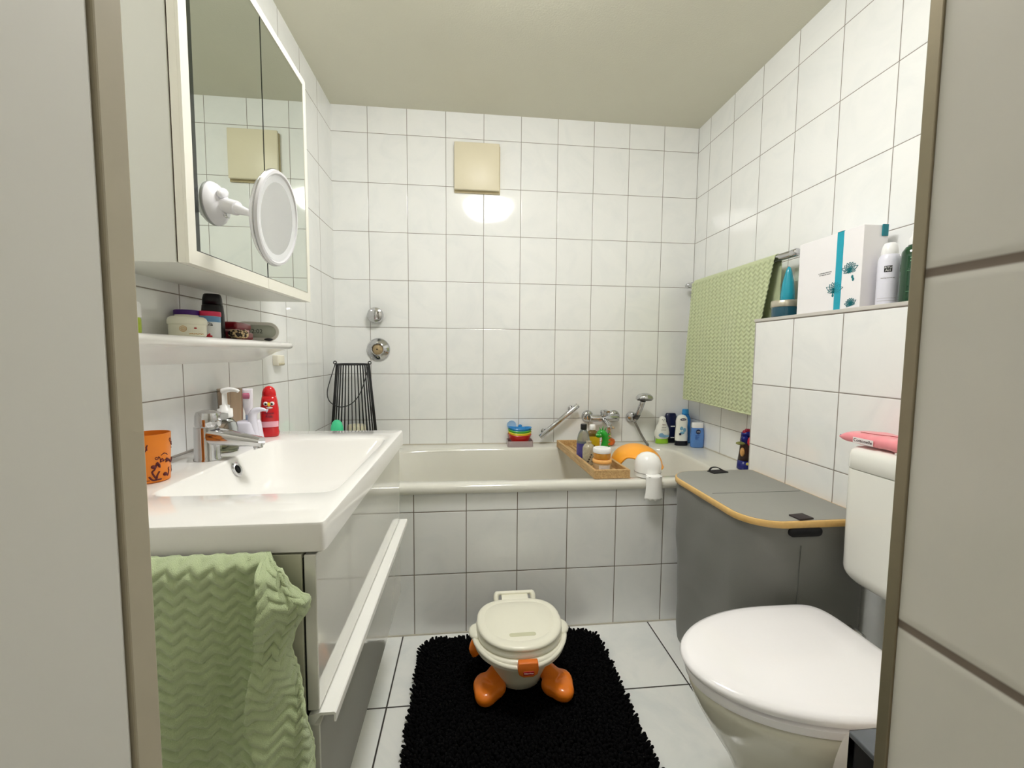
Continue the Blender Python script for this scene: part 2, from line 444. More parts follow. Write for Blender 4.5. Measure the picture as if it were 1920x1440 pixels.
# ================================================================== VANITY: cabinet, washbasin, towel
YN, YFAR = -1.665, -0.908
lacq = mat('gloss_lacquer', (222, 222, 214), 0.06, vary=0.005, coat=1.0, spec=0.7)
lacq_side = mat('cabinet_side', (206, 207, 186), 0.30, vary=0.01)
t = thing('vanity_cabinet', 'wall hung white gloss vanity cabinet with two drawers under the washbasin', 'cabinet', (0.235, (YN + YFAR) / 2, 0.29))
bm = B(); box(bm, 0.001, 0.452, YN, YN + 0.016, 0.292, 0.798, 0.001); box(bm, 0.001, 0.452, YFAR - 0.016, YFAR, 0.292, 0.798, 0.001)
box(bm, 0.001, 0.452, YN, YFAR, 0.292, 0.308, 0.001); box(bm, 0.001, 0.017, YN, YFAR, 0.292, 0.74); obj('body', bm, lacq_side, t, smooth=0)
d = None
for i, (z0, z1) in enumerate(((0.549, 0.797), (0.292, 0.5255))):
    bm = B(); box(bm, 0.4555, 0.473, YN - 0.001, YFAR + 0.001, z0, z1, 0.0015); d = obj('drawer', bm, lacq, t, smooth=0)
    if i == 1:
        bm = B(); prism(bm, [(0.4560, 0.526), (0.4560, 0.541), (0.4740, 0.5455), (0.4950, 0.5455), (0.4975, 0.5430), (0.4975, 0.529), (0.4945, 0.529), (0.4940, 0.5405), (0.4740, 0.5405), (0.4640, 0.526)], 'y', YN - 0.002, YFAR + 0.002, 0.0006)
        obj('handle', bm, mat('white_handle', (236, 236, 232), 0.25, vary=0.01), d, smooth=0)
bm = B(); box(bm, 0.447, 0.4555, YN + 0.004, YN + 0.014, 0.30, 0.79); obj('gap_shade', bm, mat('dark_gap', (26, 26, 24), 0.8), t, smooth=0)  # dark strip painting the shade in the gap behind the drawer fronts

ceram = mat('sanitary_ceramic', (236, 235, 232), 0.07, vary=0.006, coat=0.5)
t = thing('washbasin', 'wide rectangular white ceramic washbasin on the vanity cabinet', 'washbasin', (0.24, (YN + YFAR) / 2, 0.80))
bm = B()
cx, cy = 0.2435, (-1.667 - 0.905) / 2
hx, hy = 0.2435, 0.381
bx, by = 0.300, -1.285
def br(cx, cy, hx, hy, z, p): return oval(cx, cy, z, hx, hy, 96, p)
rr = [br(cx, cy, hx - 0.004, hy - 0.004, 0.800, 80), br(cx, cy, hx, hy, 0.803, 80), br(cx, cy, hx, hy, 0.843, 80), br(cx, cy, hx - 0.0015, hy - 0.0015, 0.8465, 80), br(cx, cy, hx - 0.005, hy - 0.005, 0.848, 70),
      br(bx, by, 0.162, 0.246, 0.848, 16), br(bx, by, 0.159, 0.242, 0.8468, 15), br(bx, by, 0.155, 0.236, 0.840, 13), br(bx, by - .004, 0.140, 0.208, 0.800, 8), br(bx, by, 0.115, 0.165, 0.762, 5), br(bx, by, 0.08, 0.12, 0.744, 4), br(bx, by, 0.02, 0.03, 0.738, 2)]
rings(bm, rr, cap0=False); fin(bm); obj('basin', bm, ceram, t)
bm = B(); lathe(bm, [(0.021, 0), (0.020, 0.004), (0.001, 0.0045)], (bx, by, 0.7385), 28); obj('drain', fin(bm), chrome, t)
oc = Vector((0.1520, -1.262, 0.8210)); oa = Vector((0.93, 0.0, 0.38)).normalized()
bm = B(); lathe(bm, [(0.0105, -0.004), (0.0180, -0.004), (0.0180, 0.002), (0.015, 0.004), (0.0105, 0.003)], oc, 32, oa, cap0=False, cap1=False); ov = obj('overflow_ring', fin(bm), chrome, t)
bm = B(); lathe(bm, [(0.0108, 0), (0.0108, 0.002)], oc, 24, oa); obj('overflow_hole', bm, mat('black_void', (8, 8, 8), 0.9), ov)
bm = B(); box(bm, 0.0, 0.003, -1.667, -0.905, 0.8475, 0.8525, 0.001); struct('trim_6', bm, mat('grey_silicone', (150, 144, 136), 0.5))

# faucet
t = thing('basin_faucet', 'chrome single lever faucet on the rear rim of the washbasin', 'faucet', (0.092, -1.268, 0.848))
fx, fy, fz = 0.092, -1.268, 0.848
bm = B(); lathe(bm, [(0.0275, 0), (0.0275, 0.003), (0.0255, 0.006), (0.0245, 0.072), (0.0245, 0.078)], (fx, fy, fz), 40); obj('body', fin(bm), chrome, t)
bm = B()
rr = []
for k in range(14):
    s = k / 13; x = fx + 0.004 + s * 0.112; y = fy + s * 0.012; z = fz + 0.058 - 0.020 * s
    w = 0.0235 - 0.006 * s; h = 0.0210 - 0.0105 * s
    rr.append([Vector((x, y + math.copysign(abs(math.cos(a)) ** .6, math.cos(a)) * w, z + math.copysign(abs(math.sin(a)) ** .6, math.sin(a)) * h)) for a in [2 * PI * q / 28 for q in range(28)]])
rings(bm, rr); fin(bm); sp = obj('spout', bm, chrome, t)
bm = B(); lathe(bm, [(0.0095, 0), (0.0105, -0.006), (0.0100, -0.012), (0.006, -0.0125)], (fx + 0.106, fy + 0.011, fz + 0.034), 24, (-0.25, 0, 1)); obj('aerator', fin(bm), chrome, sp)
bm = B(); lathe(bm, [(0.0250, 0.080), (0.0262, 0.084), (0.0262, 0.104), (0.0235, 0.112), (0.012, 0.117), (0.001, 0.118)], (fx, fy, fz), 40, (0.05, 0, 1))
rr = []
for k in range(10):
    s = k / 9; x = fx + 0.004 + s * 0.030; z = fz + 0.104 - 0.004 * s
    w = 0.021 - 0.004 * s; h = 0.012 - 0.005 * s
    rr.append([Vector((x, fy + s * 0.012 + math.copysign(abs(math.cos(a)) ** .6, math.cos(a)) * w, z + math.copysign(abs(math.sin(a)) ** .6, math.sin(a)) * h)) for a in [2 * PI * q / 24 for q in range(24)]])
rings(bm, rr); fin(bm); lv = obj('lever', bm, chrome, t)
bm = B(); lathe(bm, [(0.0045, 0), (0.0040, 0.0012)], (fx + 0.0235, fy - 0.013, fz + 0.093), 16, (0.8, -0.6, 0)); obj('temperature_dot', bm, mat('black_dot', (20, 22, 26), 0.3), lv)

# glass soap dispenser
def clear(name, rgb, rough=0.03, tr=1.0, ior=1.45): return mat(name, rgb, rough, vary=0.0, trans=tr, ior=ior)
glass = clear('clear_plastic', (238, 242, 240))
whitep = mat('white_plastic', (240, 240, 240), 0.3, vary=0.01)
dx, dy, dz = 0.088, -1.183, 0.8485
t = thing('soap_dispenser', 'clear pump soap dispenser with white pump behind the faucet', 'soap dispenser', (dx, dy, dz))
bm = B(); lathe(bm, [(0.020, 0), (0.026, 0.002), (0.0275, 0.008), (0.026, 0.03), (0.0265, 0.060), (0.024, 0.072), (0.016, 0.082), (0.013, 0.086)], (dx, dy, dz), 36); obj('bottle', fin(bm), glass, t)
bm = B(); lathe(bm, [(0.019, 0.003), (0.0245, 0.006), (0.0245, 0.020), (0.001, 0.021)], (dx, dy, dz), 30); obj('liquid_soap', fin(bm), clear('soap_liquid', (214, 220, 176), 0.02, 0.9, 1.34), t)
bm = B(); lathe(bm, [(0.0165, 0.086), (0.0170, 0.088), (0.0165, 0.108), (0.011, 0.110), (0.011, 0.117), (0.006, 0.119), (0.0055, 0.150)], (dx, dy, dz), 30)
tube(bm, [(dx - 0.004, dy, dz + 0.152), (dx + 0.012, dy - 0.002, dz + 0.157), (dx + 0.030, dy - 0.004, dz + 0.156), (dx + 0.036, dy - 0.004, dz + 0.152)], [0.008, 0.006, 0.0045, 0.004], 12, smooth=4)
obj('pump', bm, whitep, t)

# toothbrush holder: white body with a hook-shaped front, clear tumbler behind
t = thing('toothbrush_holder', 'white toothbrush holder with a curved beak in front of the red bottle', 'toothbrush holder', (0.100, -1.092, 0.848))
bm = B(); loft(bm, (0.098, -1.092, 0.8485), [(0, .030, .036, 3), (0.004, .032, .038, 3), (0.058, .026, .031, 3), (0.064, .023, .028, 3)], n=44)
obj('cup_body', bm, mat('lilac_white_plastic', (228, 226, 240), 0.25, vary=0.01), t)
bm = B()
pth = catmull([(0.118, -1.104, 0.868), (0.116, -1.106, 0.900), (0.116, -1.106, 0.928), (0.124, -1.106, 0.941), (0.140, -1.106, 0.9445), (0.154, -1.106, 0.941)], 6)
tube(bm, pth, [0.012, 0.012, 0.011, 0.009, 0.0055, 0.002], 16); obj('beak', bm, mat('lilac_white_plastic', (228, 226, 240)), t)
bm = B(); lathe(bm, [(0.0245, 0), (0.027, 0.002), (0.0310, 0.150), (0.0298, 0.150), (0.0258, 0.005), (0.001, 0.0045)], (0.0400, -1.068, 0.8485), 40)
t = obj('tumbler', fin(bm), clear('smoky_plastic', (222, 208, 192), 0.08)); tag(t, 'tall clear beige plastic tumbler between the soap dispenser and the toothbrush holder', 'tumbler')
# toothpaste tube standing in the holder
t = thing('toothpaste_tube', 'white and pink toothpaste tube standing upright beside the red bottle', 'toothpaste', (0.090, -1.078, 0.9135))
bm = B(); loft(bm, (0.090, -1.076, 0.9135), [(0, .004, .004), (0.012, .006, .006), (0.030, .010, .010), (0.034, .012, .012), (0.080, .013, .003, 3), (0.086, .013, .0015, 3)], rot=0.1); tb = obj('tube', bm, mat('tube_white', (232, 228, 236), 0.3), t)
bm = B(); loft(bm, (0.090, -1.0845, 0.9135 + 0.058), [(0, .008, .001), (0.008, .0095, .001), (0.016, .008, .001)], rot=0.1, n=20); obj('printed_badge', bm, mat('tube_pink', (196, 112, 140), 0.4), tb)
bm = B(); loft(bm, (0.090, -1.077, 0.9135), [(-0.001, .0062, .0062), (0.012, .0068, .0068)], n=20); obj('cap', bm, mat('tube_blue_grey', (150, 166, 190), 0.3), tb)

# red bottle with a bird face
RX, RY, RZ = 0.1075, -0.990, 0.848
ra = 0.22
t = thing('shampoo_bottle', 'red childrens wash bottle with googly eyes and yellow beak on the washbasin', 'bottle', (RX, RY, RZ))
red = mat('glossy_red', (206, 16, 26), 0.18, vary=0.03, coat=0.4)
bm = B(); loft(bm, (RX, RY, RZ), [(0, .020, .013, 3), (0.003, .0235, .0155, 3), (0.012, .0245, .016, 3), (0.022, .0225, .015, 3), (0.05, .0245, .0165, 2.6), (0.085, .0245, .017, 2.4), (0.108, .0215, .0160, 2.3), (0.122, .0190, .0150, 2.2)], rot=ra, cap1=True); bt = obj('bottle', bm, red, t)
bm = B(); loft(bm, (RX, RY, RZ), [(0.1222, .0180, .0142), (0.124, .0190, .0150), (0.134, .0180, .0145), (0.144, .0145, .0120), (0.150, .0085, .0075), (0.1525, .001, .001)], rot=ra); obj('cap', bm, red, t)
def onface(dx_, dz_, off): # point on the front face of the red bottle
    return Vector((RX + dx_ * math.cos(ra) + (0.0172 + off) * math.sin(ra), RY + dx_ * math.sin(ra) - (0.0172 + off) * math.cos(ra), RZ + dz_))
bm = B()
for s in (-1, 1): ball(bm, onface(0.0085 * s + 0.002, 0.1005, -0.0012), 0.0066, 0.0030, 0.0062, 16)
obj('eye_white', bm, whitep, bt)
bm = B()
for s in (-1, 1): ball(bm, onface(0.0080 * s + 0.002, 0.0995, 0.0010), 0.0034, 0.0016, 0.0036, 12)
obj('pupil', bm, MATS['black_dot'], bt)
bm = B(); ball(bm, onface(0.002, 0.0985, 0.0022), 0.0034, 0.0040, 0.0060, 12); obj('beak', bm, mat('beak_yellow', (240, 200, 30), 0.35), bt)
bm = B(); ball(bm, onface(0.001, 0.0885, -0.0010), 0.012, 0.0022, 0.0030, 16); obj('face_patch', bm, whitep, bt)
lab = [onface(u, v, 0.0006) for u, v in ((-.017, .032), (.019, .032), (.019, .048), (-.017, .048))]
bm = B()
loft(bm, (RX, RY, RZ), [(0.030, .0250, .0172, 2.6), (0.047, .0253, .0174, 2.6)], rot=ra, cap0=False, cap1=False)
bmesh.ops.delete(bm, geom=[v for v in bm.verts if (v.co - Vector((RX, RY, v.co.z))).dot(Vector((math.sin(ra), -math.cos(ra), 0))) < 0.006], context='VERTS'); obj('pink_label', bm, mat('pink_label', (238, 176, 190), 0.4), bt)
letters('lettering', 'Natural', 0.0085, onface(0.002, 0.072, 0.0008), mat('label_ink', (60, 30, 60), 0.5), bt, rz=ra)
letters('lettering', 'Kids', 0.0105, onface(0.002, 0.062, 0.0008), MATS['label_ink'], bt, rz=ra)

# orange cup
t = thing('plastic_cup', 'translucent orange plastic cup with dark scribbled print, near end of the washbasin', 'cup', (0.0817, -1.43, 0.8485))
m = mat('orange_plastic', (246, 140, 36), 0.35, vary=0.02, trans=0.15)
bm = B(); lathe(bm, [(0.029, 0), (0.031, 0.0015), (0.0345, 0.093), (0.0330, 0.0932), (0.0295, 0.004), (0.001, 0.0035)], (0.0817, -1.43, 0.8485), 56); cp = obj('cup_wall', fin(bm), m, t)
bm = B(); rnd = random.Random(4)
def cuppt(a, z): r = 0.0313 + 0.0035 * z / 0.093; return Vector((0.0817 + r * math.cos(a), -1.43 + r * math.sin(a), 0.8485 + z))
for i in range(34):
    a = -PI + rnd.random() * PI * 1.6; z = 0.012 + rnd.random() * 0.062; pts = []
    for k in range(7):
        pts.append(cuppt(a, min(0.082, max(0.006, z)))); a += rnd.uniform(-.16, .22); z += rnd.uniform(-.008, .008)
    tube(bm, pts, rnd.choice((0.0006, 0.0009, 0.0016)), 5, smooth=3)
for i in range(5): ball(bm, cuppt(-2.6 + i * 0.6, 0.012 + rnd.random() * .04), 0.004, 0.004, 0.0035, 10)
obj('print', bm, mat('print_brown', (92, 26, 34), 0.5), cp)

# hand towel on the end of the vanity, real zigzag ribs, right side folded back
green_t = mat('green_terry', (190, 206, 160), 0.95, vary=0.08, scale=60, bump=0.9, bscale=900, sheen=0.4)
def zig(u, v, pu, pv, amp):
    return abs(((u / pu) % 1) * 2 - 1) * amp / 1.0, 0
def ribs(s, z, per=0.030, rib=0.0170, amp=0.013):
    tri = abs(((s / per) % 1.0) * 2 - 1)
    ph = (z + tri * amp) / rib
    return 0.5 + 0.5 * math.sin(2 * PI * ph)
t = thing('hand_towel', 'pale green zigzag ribbed hand towel hanging on the end of the vanity', 'towel', (0.36, YN - 0.03, 0.30))
def interp(tab, x):
    for (a, b), (c, d) in zip(tab, tab[1:]):
        if x <= c: return b + (d - b) * max(0, min(1, (x - a) / (c - a)))
    return tab[-1][1]
# depth below the rail -> x of the fold edge and of the folded-back hem
ZT = 0.808
foldx = [(0, .407), (.02, .415), (.05, .421), (.10, .413), (.16, .402), (.22, .396), (.30, .418), (.36, .442), (.56, .47)]
hemx = [(0, .412), (.02, .437), (.045, .448), (.065, .470), (.085, .466), (.11, .448), (.14, .441), (.18, .450), (.23, .461), (.30, .468), (.56, .476)]
bm = B()
NV, NU = 230, 190
grid = []
for j in range(NV + 1):
    dz = 0.50 * j / NV; z = ZT - dz; row = []
    fx_ = interp(foldx, dz); hx_ = max(interp(hemx, dz), fx_ + 0.004)
    for i in range(NU + 1):
        s = i / NU
        if s < 0.66:
            q = s / 0.66; x = 0.10 + (fx_ - 0.10) * q
            y = YN - 0.030 - 0.012 * math.sin(3.1 * q) * min(1, dz * 8) - 0.010 * math.sin(x * 46 + dz * 5) * min(1, dz * 5) + 0.016 * max(0, q - .80) / .20 * min(1, dz * 20)
            sx = x
        else:
            q = (s - 0.66) / 0.34; x = fx_ + (hx_ - fx_) * math.sin(q * PI / 2)
            y = YN - 0.060 + 0.040 * q + 0.004 * math.sin(dz * 60 + q * 3)
            y += -0.004 * math.sin(q * 7 + dz * 30)
            sx = fx_ + q * 0.075
        r = ribs(sx, z) * 0.0045
        top = min(1.0, dz / 0.02)
        y = y * top + (YN - 0.010 - 0.018 * math.sin(min(1, dz / 0.02) * PI / 2)) * (1 - top)
        zz = z + 0.004 * (1 - top) * 0
        row.append(Vector((x, min(y - r, YN - 0.003), zz)))
    grid.append(row)
vs = [[bm.verts.new(p) for p in row] for row in grid]
for j in range(NV):
    for i in range(NU): bm.faces.new((vs[j][i], vs[j][i + 1], vs[j + 1][i + 1], vs[j + 1][i]))
bmesh.ops.recalc_face_normals(bm, faces=bm.faces)
tw = obj('cloth', bm, green_t, t, smooth=80)
md = tw.modifiers.new('thickness', 'SOLIDIFY'); md.thickness = 0.004; md.offset = 0
tube_b = B(); tube(tube_b, [grid[j][NU] for j in range(8, NV, 3)], 0.0030, 8); obj('hem', tube_b, mat('green_hem', (200, 214, 172), 0.9, bump=0.6, bscale=700), t)
bm = B(); cyl(bm, (0.09, YN - 0.013, ZT - 0.006), (0.40, YN - 0.013, ZT - 0.006), 0.0045, bev=0.001)
for x in (0.10, 0.39): cyl(bm, (x, YN - 0.013, ZT - 0.006), (x, YN, ZT - 0.02), 0.004)
o = obj('towel_rail', bm, chrome); tag(o, 'thin chrome rail on the vanity side under the green hand towel', 'towel rail')

# ================================================================== MIRROR CABINET
CX, CN, CF, CZ0, CZ1 = 0.190, -1.4615, -0.868, 1.2635, 1.947
cab = mat('cabinet_laminate', (220, 221, 214), 0.35, vary=0.01)
cabw = mat('cabinet_frame_white', (232, 230, 218), 0.30, vary=0.01)
mirror = mat('mirror_glass', (218, 224, 216), 0.0, 1.0, vary=0.0)
t = thing('mirror_cabinet', 'white wall cabinet with two mirror doors above the ceramic shelf', 'mirror cabinet', (0.09, (CN + CF) / 2, CZ0))
bm = B(); box(bm, 0.0, CX - 0.022, CN - 0.001, CF, CZ0, CZ1, 0.0015); obj('body', bm, cab, t, smooth=0)
bm = B(); box(bm, CX - 0.0225, CX - 0.0205, CN + 0.002, CF - 0.002, CZ0 + 0.002, CZ1 - 0.002); obj('door_seam', bm, mat('seam_brown', (70, 58, 46), 0.8), t, smooth=0)  # brown sheet drawing the dark seam between body and doors
YS = -1.154
mz0, mz1 = 1.2925, 1.925
for (a, b, first) in ((CN, YS - 0.0008, 1), (YS + 0.0008, CF, 0)):
    ya = a + (0.036 if first else 0.002); yb = b - (0.002 if first else 0.022)
    bm = B(); box(bm, CX - 0.020, CX - 0.004, a, b, CZ0, CZ1, 0.002)
    # raised rim round the glass
    box(bm, CX - 0.005, CX, a, b, CZ0, mz0 - 0.002); box(bm, CX - 0.005, CX, a, b, mz1 + 0.001, CZ1)
    if first: box(bm, CX - 0.005, CX, a, ya - 0.013, mz0 - 0.002, mz1 + 0.001)
    else: box(bm, CX - 0.005, CX, yb + 0.001, b, mz0 - 0.002, mz1 + 0.001)
    d = obj('door', bm, cabw, t, smooth=0)
    bm = B(); box(bm, CX - 0.0045, CX - 0.001, ya, yb, mz0, mz1); obj('mirror_pane', bm, mirror, d, smooth=0)
    bm = B(); box(bm, CX - 0.0044, CX - 0.0008, (ya - 0.0135) if first else a - 0.0006, ya if first else a + 0.0022, mz0 - 0.001, mz1); obj('glass_edge_reflection', bm, mat('edge_reflection_dark', (14, 26, 20), 0.15, coat=0.5), d, smooth=0)  # bevelled glass edge, its dark reflection put into the colour
    if first:
        bm = B(); box(bm, CX - 0.0044, CX - 0.0006, a + 0.03, b, mz0 - 0.0022, mz0); obj('glass_edge_reflection', bm, MATS['edge_reflection_dark'], d, smooth=0)

# magnifying mirror on a suction foot
t = thing('magnifying_mirror', 'round magnifying makeup mirror stuck to the cabinet by a white suction foot', 'mirror', (CX, -1.389, 1.352))
bm = B(); lathe(bm, [(0.041, 0), (0.042, 0.003), (0.039, 0.009), (0.031, 0.016), (0.019, 0.022), (0.001, 0.024)], (CX - 0.001, -1.376, 1.3985), 48, (1, 0, 0)); obj('suction_foot', fin(bm), mat('white_chalk_plastic', (236, 236, 240), 0.25, vary=0.01), t)
bm = B(); ball(bm, (CX + 0.023, -1.388, 1.416), 0.008, 0.017, 0.010, 20, rot=Matrix.Rotation(0.5, 3, 'X')); obj('locking_lever', bm, MATS['white_chalk_plastic'], t)
bm = B(); box(bm, CX + 0.010, CX + 0.0235, -1.380, -1.364, 1.374, 1.398, 0.002); obj('silver_insert', bm, chrome, t)
dc = Vector((0.311, -1.399, 1.367)); dn = Vector((1, 0.006, -0.123)).normalized(); KD = 0.90
bm = B()
a0 = Vector((CX + 0.016, -1.380, 1.397)); 
cyl(bm, a0, a0 + Vector((0.036, -0.011, -0.010)), 0.0150, 0.0140, 28, 0.002)
tube(bm, [a0 + Vector((0.034, -0.011, -0.010)), a0 + Vector((0.056, -0.014, -0.018)), a0 + Vector((0.078, -0.011, -0.022)), dc - dn * 0.010], [0.011, 0.007, 0.007, 0.012], 14, smooth=4)
ball(bm, a0 + Vector((0.080, -0.010, -0.022)), 0.0095)
cyl(bm, a0 + Vector((0.078, -0.012, -0.020)), a0 + Vector((0.078, -0.012, 0.002)), 0.0045, 0.007, 12)
obj('arm', fin(bm), MATS['white_chalk_plastic'], t)
bm = B(); lathe(bm, [(r_ * KD, h_) for r_, h_ in [(0.001, -0.014), (0.070, -0.012), (0.092, -0.004), (0.100, 0.004), (0.1015, 0.009), (0.099, 0.013), (0.094, 0.0135), (0.090, 0.011)]], dc, 72, dn, cap1=False); fr = obj('mirror_frame', fin(bm), mat('pearl_ring', (222, 222, 226), 0.18, vary=0.01, coat=0.5), t)
bm = B(); lathe(bm, [(r_ * KD, h_) for r_, h_ in [(0.0905, 0.0105), (0.0900, 0.0115), (0.080, 0.0100), (0.076, 0.0096)]], dc, 72, dn, cap0=False, cap1=False); obj('frosted_ring', fin(bm), mat('frosted', (224, 226, 228), 0.35, vary=0.01), fr)
bm = B(); lathe(bm, [(r_ * KD, h_) for r_, h_ in [(0.0765, 0.0095), (0.060, 0.0085), (0.040, 0.0078), (0.020, 0.0074), (0.0005, 0.0072)]], dc, 72, dn, cap0=False); obj('mirror_glass', fin(bm), mat('concave_mirror', (214, 215, 216), 0.12, 0.9, vary=0.0), fr)
bm = B(); ring_torus(bm, dc + dn * 0.006, 0.1008 * KD, 0.0016, dn, 72, 8); obj('chrome_rim', bm, chrome, fr)

# ================================================================== CERAMIC SHELF and what stands on it
SZ = 1.1345
bm = B()
sec = [(0.0, SZ), (0.090, SZ), (0.108, SZ - .001), (0.116, SZ - .006), (0.118, SZ - .012), (0.114, SZ - .020), (0.100, SZ - .024), (0.060, SZ - .034), (0.025, SZ - .052), (0.0, SZ - .064)]
rr = []
yy = [(-0.790, .55, 0.0), (-0.800, .80, 0.0), (-0.812, .93, 0), (-0.830, .985, 0), (-0.86, 1.0, 0), (-1.05, 1.02, 0), (-1.25, 1.02, 0), (-1.44, 1.0, 0), (-1.47, .985, 0), (-1.488, .93, 0), (-1.500, .80, 0), (-1.51, .55, 0)]
for y, k, _ in yy: rr.append([Vector((max(0, x * k) if x > 0 else 0, y, SZ - (SZ - z) * (0.55 + 0.45 * k))) for x, z in sec])
rings(bm, rr); fin(bm); o = obj('wall_shelf', bm, ceram, smooth=60); tag(o, 'long white ceramic wall shelf under the mirror cabinet', 'shelf')
# ribbed cream jar
SZ += 0.0005
t = thing('cream_jar', 'squat white cream jar with rounded lid, nearest wide jar on the ceramic shelf', 'jar', (0.062, -1.272, SZ))
bm = B(); lathe(bm, [(0.0330, 0), (0.0350, 0.0025), (0.0355, 0.026)], (0.062, -1.268, SZ), 44); j = obj('jar', fin(bm), mat('ivory_plastic', (232, 230, 212), 0.3), t)
bm = B(); lathe(bm, [(0.0368, 0.0262), (0.0374, 0.028), (0.0372, 0.036), (0.035, 0.0415), (0.030, 0.0445), (0.020, 0.0455), (0.001, 0.046)], (0.062, -1.268, SZ), 44); obj('lid', fin(bm), mat('ivory_plastic', (232, 230, 212)), t)
def rj(a, z, r=0.0354, c=(0.062, -1.268)): return Vector((c[0] + r * math.cos(a), c[1] + r * math.sin(a), SZ + z))
bm = B()
for k in range(3): ring_torus(bm, rj(-1.25, 0.016, 0.0354), 0.002 + 0.0022 * k, 0.0005, (math.cos(-1.25), math.sin(-1.25), 0), 20, 5)
for k in range(8):
    a = -0.95 + k * 0.11; tube(bm, [rj(a, 0.0045 + .0012 * (k % 2), 0.0354), rj(a + .08, 0.0055, 0.0355)], 0.0009, 5)
obj('label_print', bm, mat('label_gold', (206, 160, 96), 0.5), j)
bm = B(); ball(bm, rj(-0.62, 0.018, 0.0354), 0.003, 0.003, 0.002, 12); obj('red_dot', bm, mat('label_red', (170, 50, 50), 0.5), j)
# purple lidded jar
t = thing('cotton_jar', 'jar with a purple lid half hidden behind the squat white jar', 'jar', (0.033, -1.222, SZ))
bm = B(); lathe(bm, [(0.022, 0), (0.024, 0.002), (0.024, 0.052)], (0.033, -1.222, SZ), 32); obj('jar', fin(bm), mat('ivory_plastic', (232, 230, 212)), t)
bm = B(); lathe(bm, [(0.0250, 0.052), (0.0255, 0.053), (0.0255, 0.062), (0.024, 0.0635), (0.001, 0.064)], (0.033, -1.222, SZ), 32); obj('lid', fin(bm), mat('purple_lid', (66, 22, 110), 0.35), t)
# pill tub with pink-red lid
c0 = (0.064, -1.192)
t = thing('cotton_pad_tub', 'round tub with raspberry red lid and blue, white and red label on the shelf', 'tub', (c0[0], c0[1], SZ))
pm = [mat('tub_white', (230, 232, 234), 0.3), mat('tub_blue', (100, 146, 188), 0.35), mat('tub_red', (196, 30, 48), 0.35)]
bm = B(); lathe(bm, [(0.0235, 0), (0.0245, 0.002), (0.0245, 0.052)], (c0[0], c0[1], SZ), 48)
tb = obj('tub', fin(bm), pm[0], t)
bm = B(); lathe(bm, [(0.0248, 0.038), (0.0248, 0.0515)], (c0[0], c0[1], SZ), 48, cap0=False, cap1=False); obj('blue_band', fin(bm), pm[1], tb)
bm = B()
n = 22; lo = []; hi = []
for k in range(n + 1):
    a = -2.3 + 1.5 * k / n; hgt = [0.030, 0.026, 0.020, 0.024, 0.015, 0.010, 0.013, 0.008, 0.006, 0.009, 0.004][min(10, k // 2)]
    lo.append(bm.verts.new(rj(a, 0.001, 0.0249, c0))); hi.append(bm.verts.new(rj(a, hgt + 0.002 * (k % 2), 0.0249, c0)))
for k in range(n): bm.faces.new((lo[k], lo[k + 1], hi[k + 1], hi[k]))
obj('red_print', bm, pm[2], tb)
letters('lettering', 'ISla', 0.0120, rj(-1.05, 0.032, 0.0252, c0), mat('ink_black', (20, 20, 24), 0.5), tb, rz=PI / 2 - 1.05, wrap=0.0252)
bm = B(); lathe(bm, [(0.0250, 0.0525), (0.0258, 0.0535), (0.0258, 0.0625), (0.0245, 0.0640), (0.001, 0.0645)], (c0[0], c0[1], SZ), 48); obj('lid', fin(bm), mat('raspberry_lid', (206, 44, 84), 0.35), t)
# black deodorant bottle
t = thing('black_bottle', 'tall matt black toiletry bottle with stepped cap on the shelf', 'bottle', (0.053, -1.155, SZ))
bk = mat('matt_black', (16, 16, 18), 0.38, vary=0.1)
bm = B(); loft(bm, (0.053, -1.155, SZ), [(0, .0235, .018, 2.5), (0.002, .025, .0195, 2.5), (0.06, .0245, .019, 2.5), (0.082, .0225, .018, 2.5), (0.084, .0215, .017, 2.5)], rot=0.2); obj('bottle', bm, bk, t)
bm = B(); loft(bm, (0.053, -1.155, SZ), [(0.0845, .0215, .017, 2.5), (0.100, .0205, .0165, 2.5), (0.109, .0185, .0150, 2.5), (0.1115, .0160, .0130, 2.5)], rot=0.2); obj('cap', bm, bk, t)
# dark red purse-like clip, leopard scrunchie, clock
t = thing('hair_clip', 'dark red plastic hair claw lying on the shelf before the grey clock', 'hair clip', (0.052, -1.045, SZ))
dr = mat('dark_red', (128, 12, 26), 0.28, vary=0.06, coat=0.3)
bm = B(); box(bm, 0.030, 0.078, -1.102, -1.012, SZ + 0.027, SZ + 0.047, 0.007, 4, rot=0.05); obj('upper_jaw', bm, dr, t)
bm = B(); box(bm, 0.036, 0.082, -1.100, -1.016, SZ, SZ + 0.021, 0.006, 4, rot=-0.03); obj('lower_jaw', bm, dr, t)
bm = B(); box(bm, 0.040, 0.076, -1.096, -1.024, SZ + 0.0205, SZ + 0.0275, 0.002, 2); obj('spring_hinge', bm, mat('pale_pink', (224, 178, 180), 0.4), t)
t = thing('scrunchie', 'leopard print hair scrunchie next to the black bottle on the shelf', 'hair tie', (0.094, -1.118, SZ))
leo = bpy.data.materials.new('leopard_cloth'); leo.use_nodes = True; MATS['leopard_cloth'] = leo
nt = leo.node_tree; v = nt.nodes.new('ShaderNodeTexNoise'); v.inputs['Scale'].default_value = 150; v.inputs['Detail'].default_value = 2
rp = nt.nodes.new('ShaderNodeValToRGB'); rp.color_ramp.interpolation = 'CONSTANT'
rp.color_ramp.elements[0].color = lin((30, 20, 14)); rp.color_ramp.elements[1].position = 0.5; rp.color_ramp.elements[1].color = lin((196, 172, 130))
tc = nt.nodes.new('ShaderNodeTexCoord'); nt.links.new(tc.outputs['Object'], v.inputs['Vector']); nt.links.new(v.outputs['Fac'], rp.inputs['Fac'])
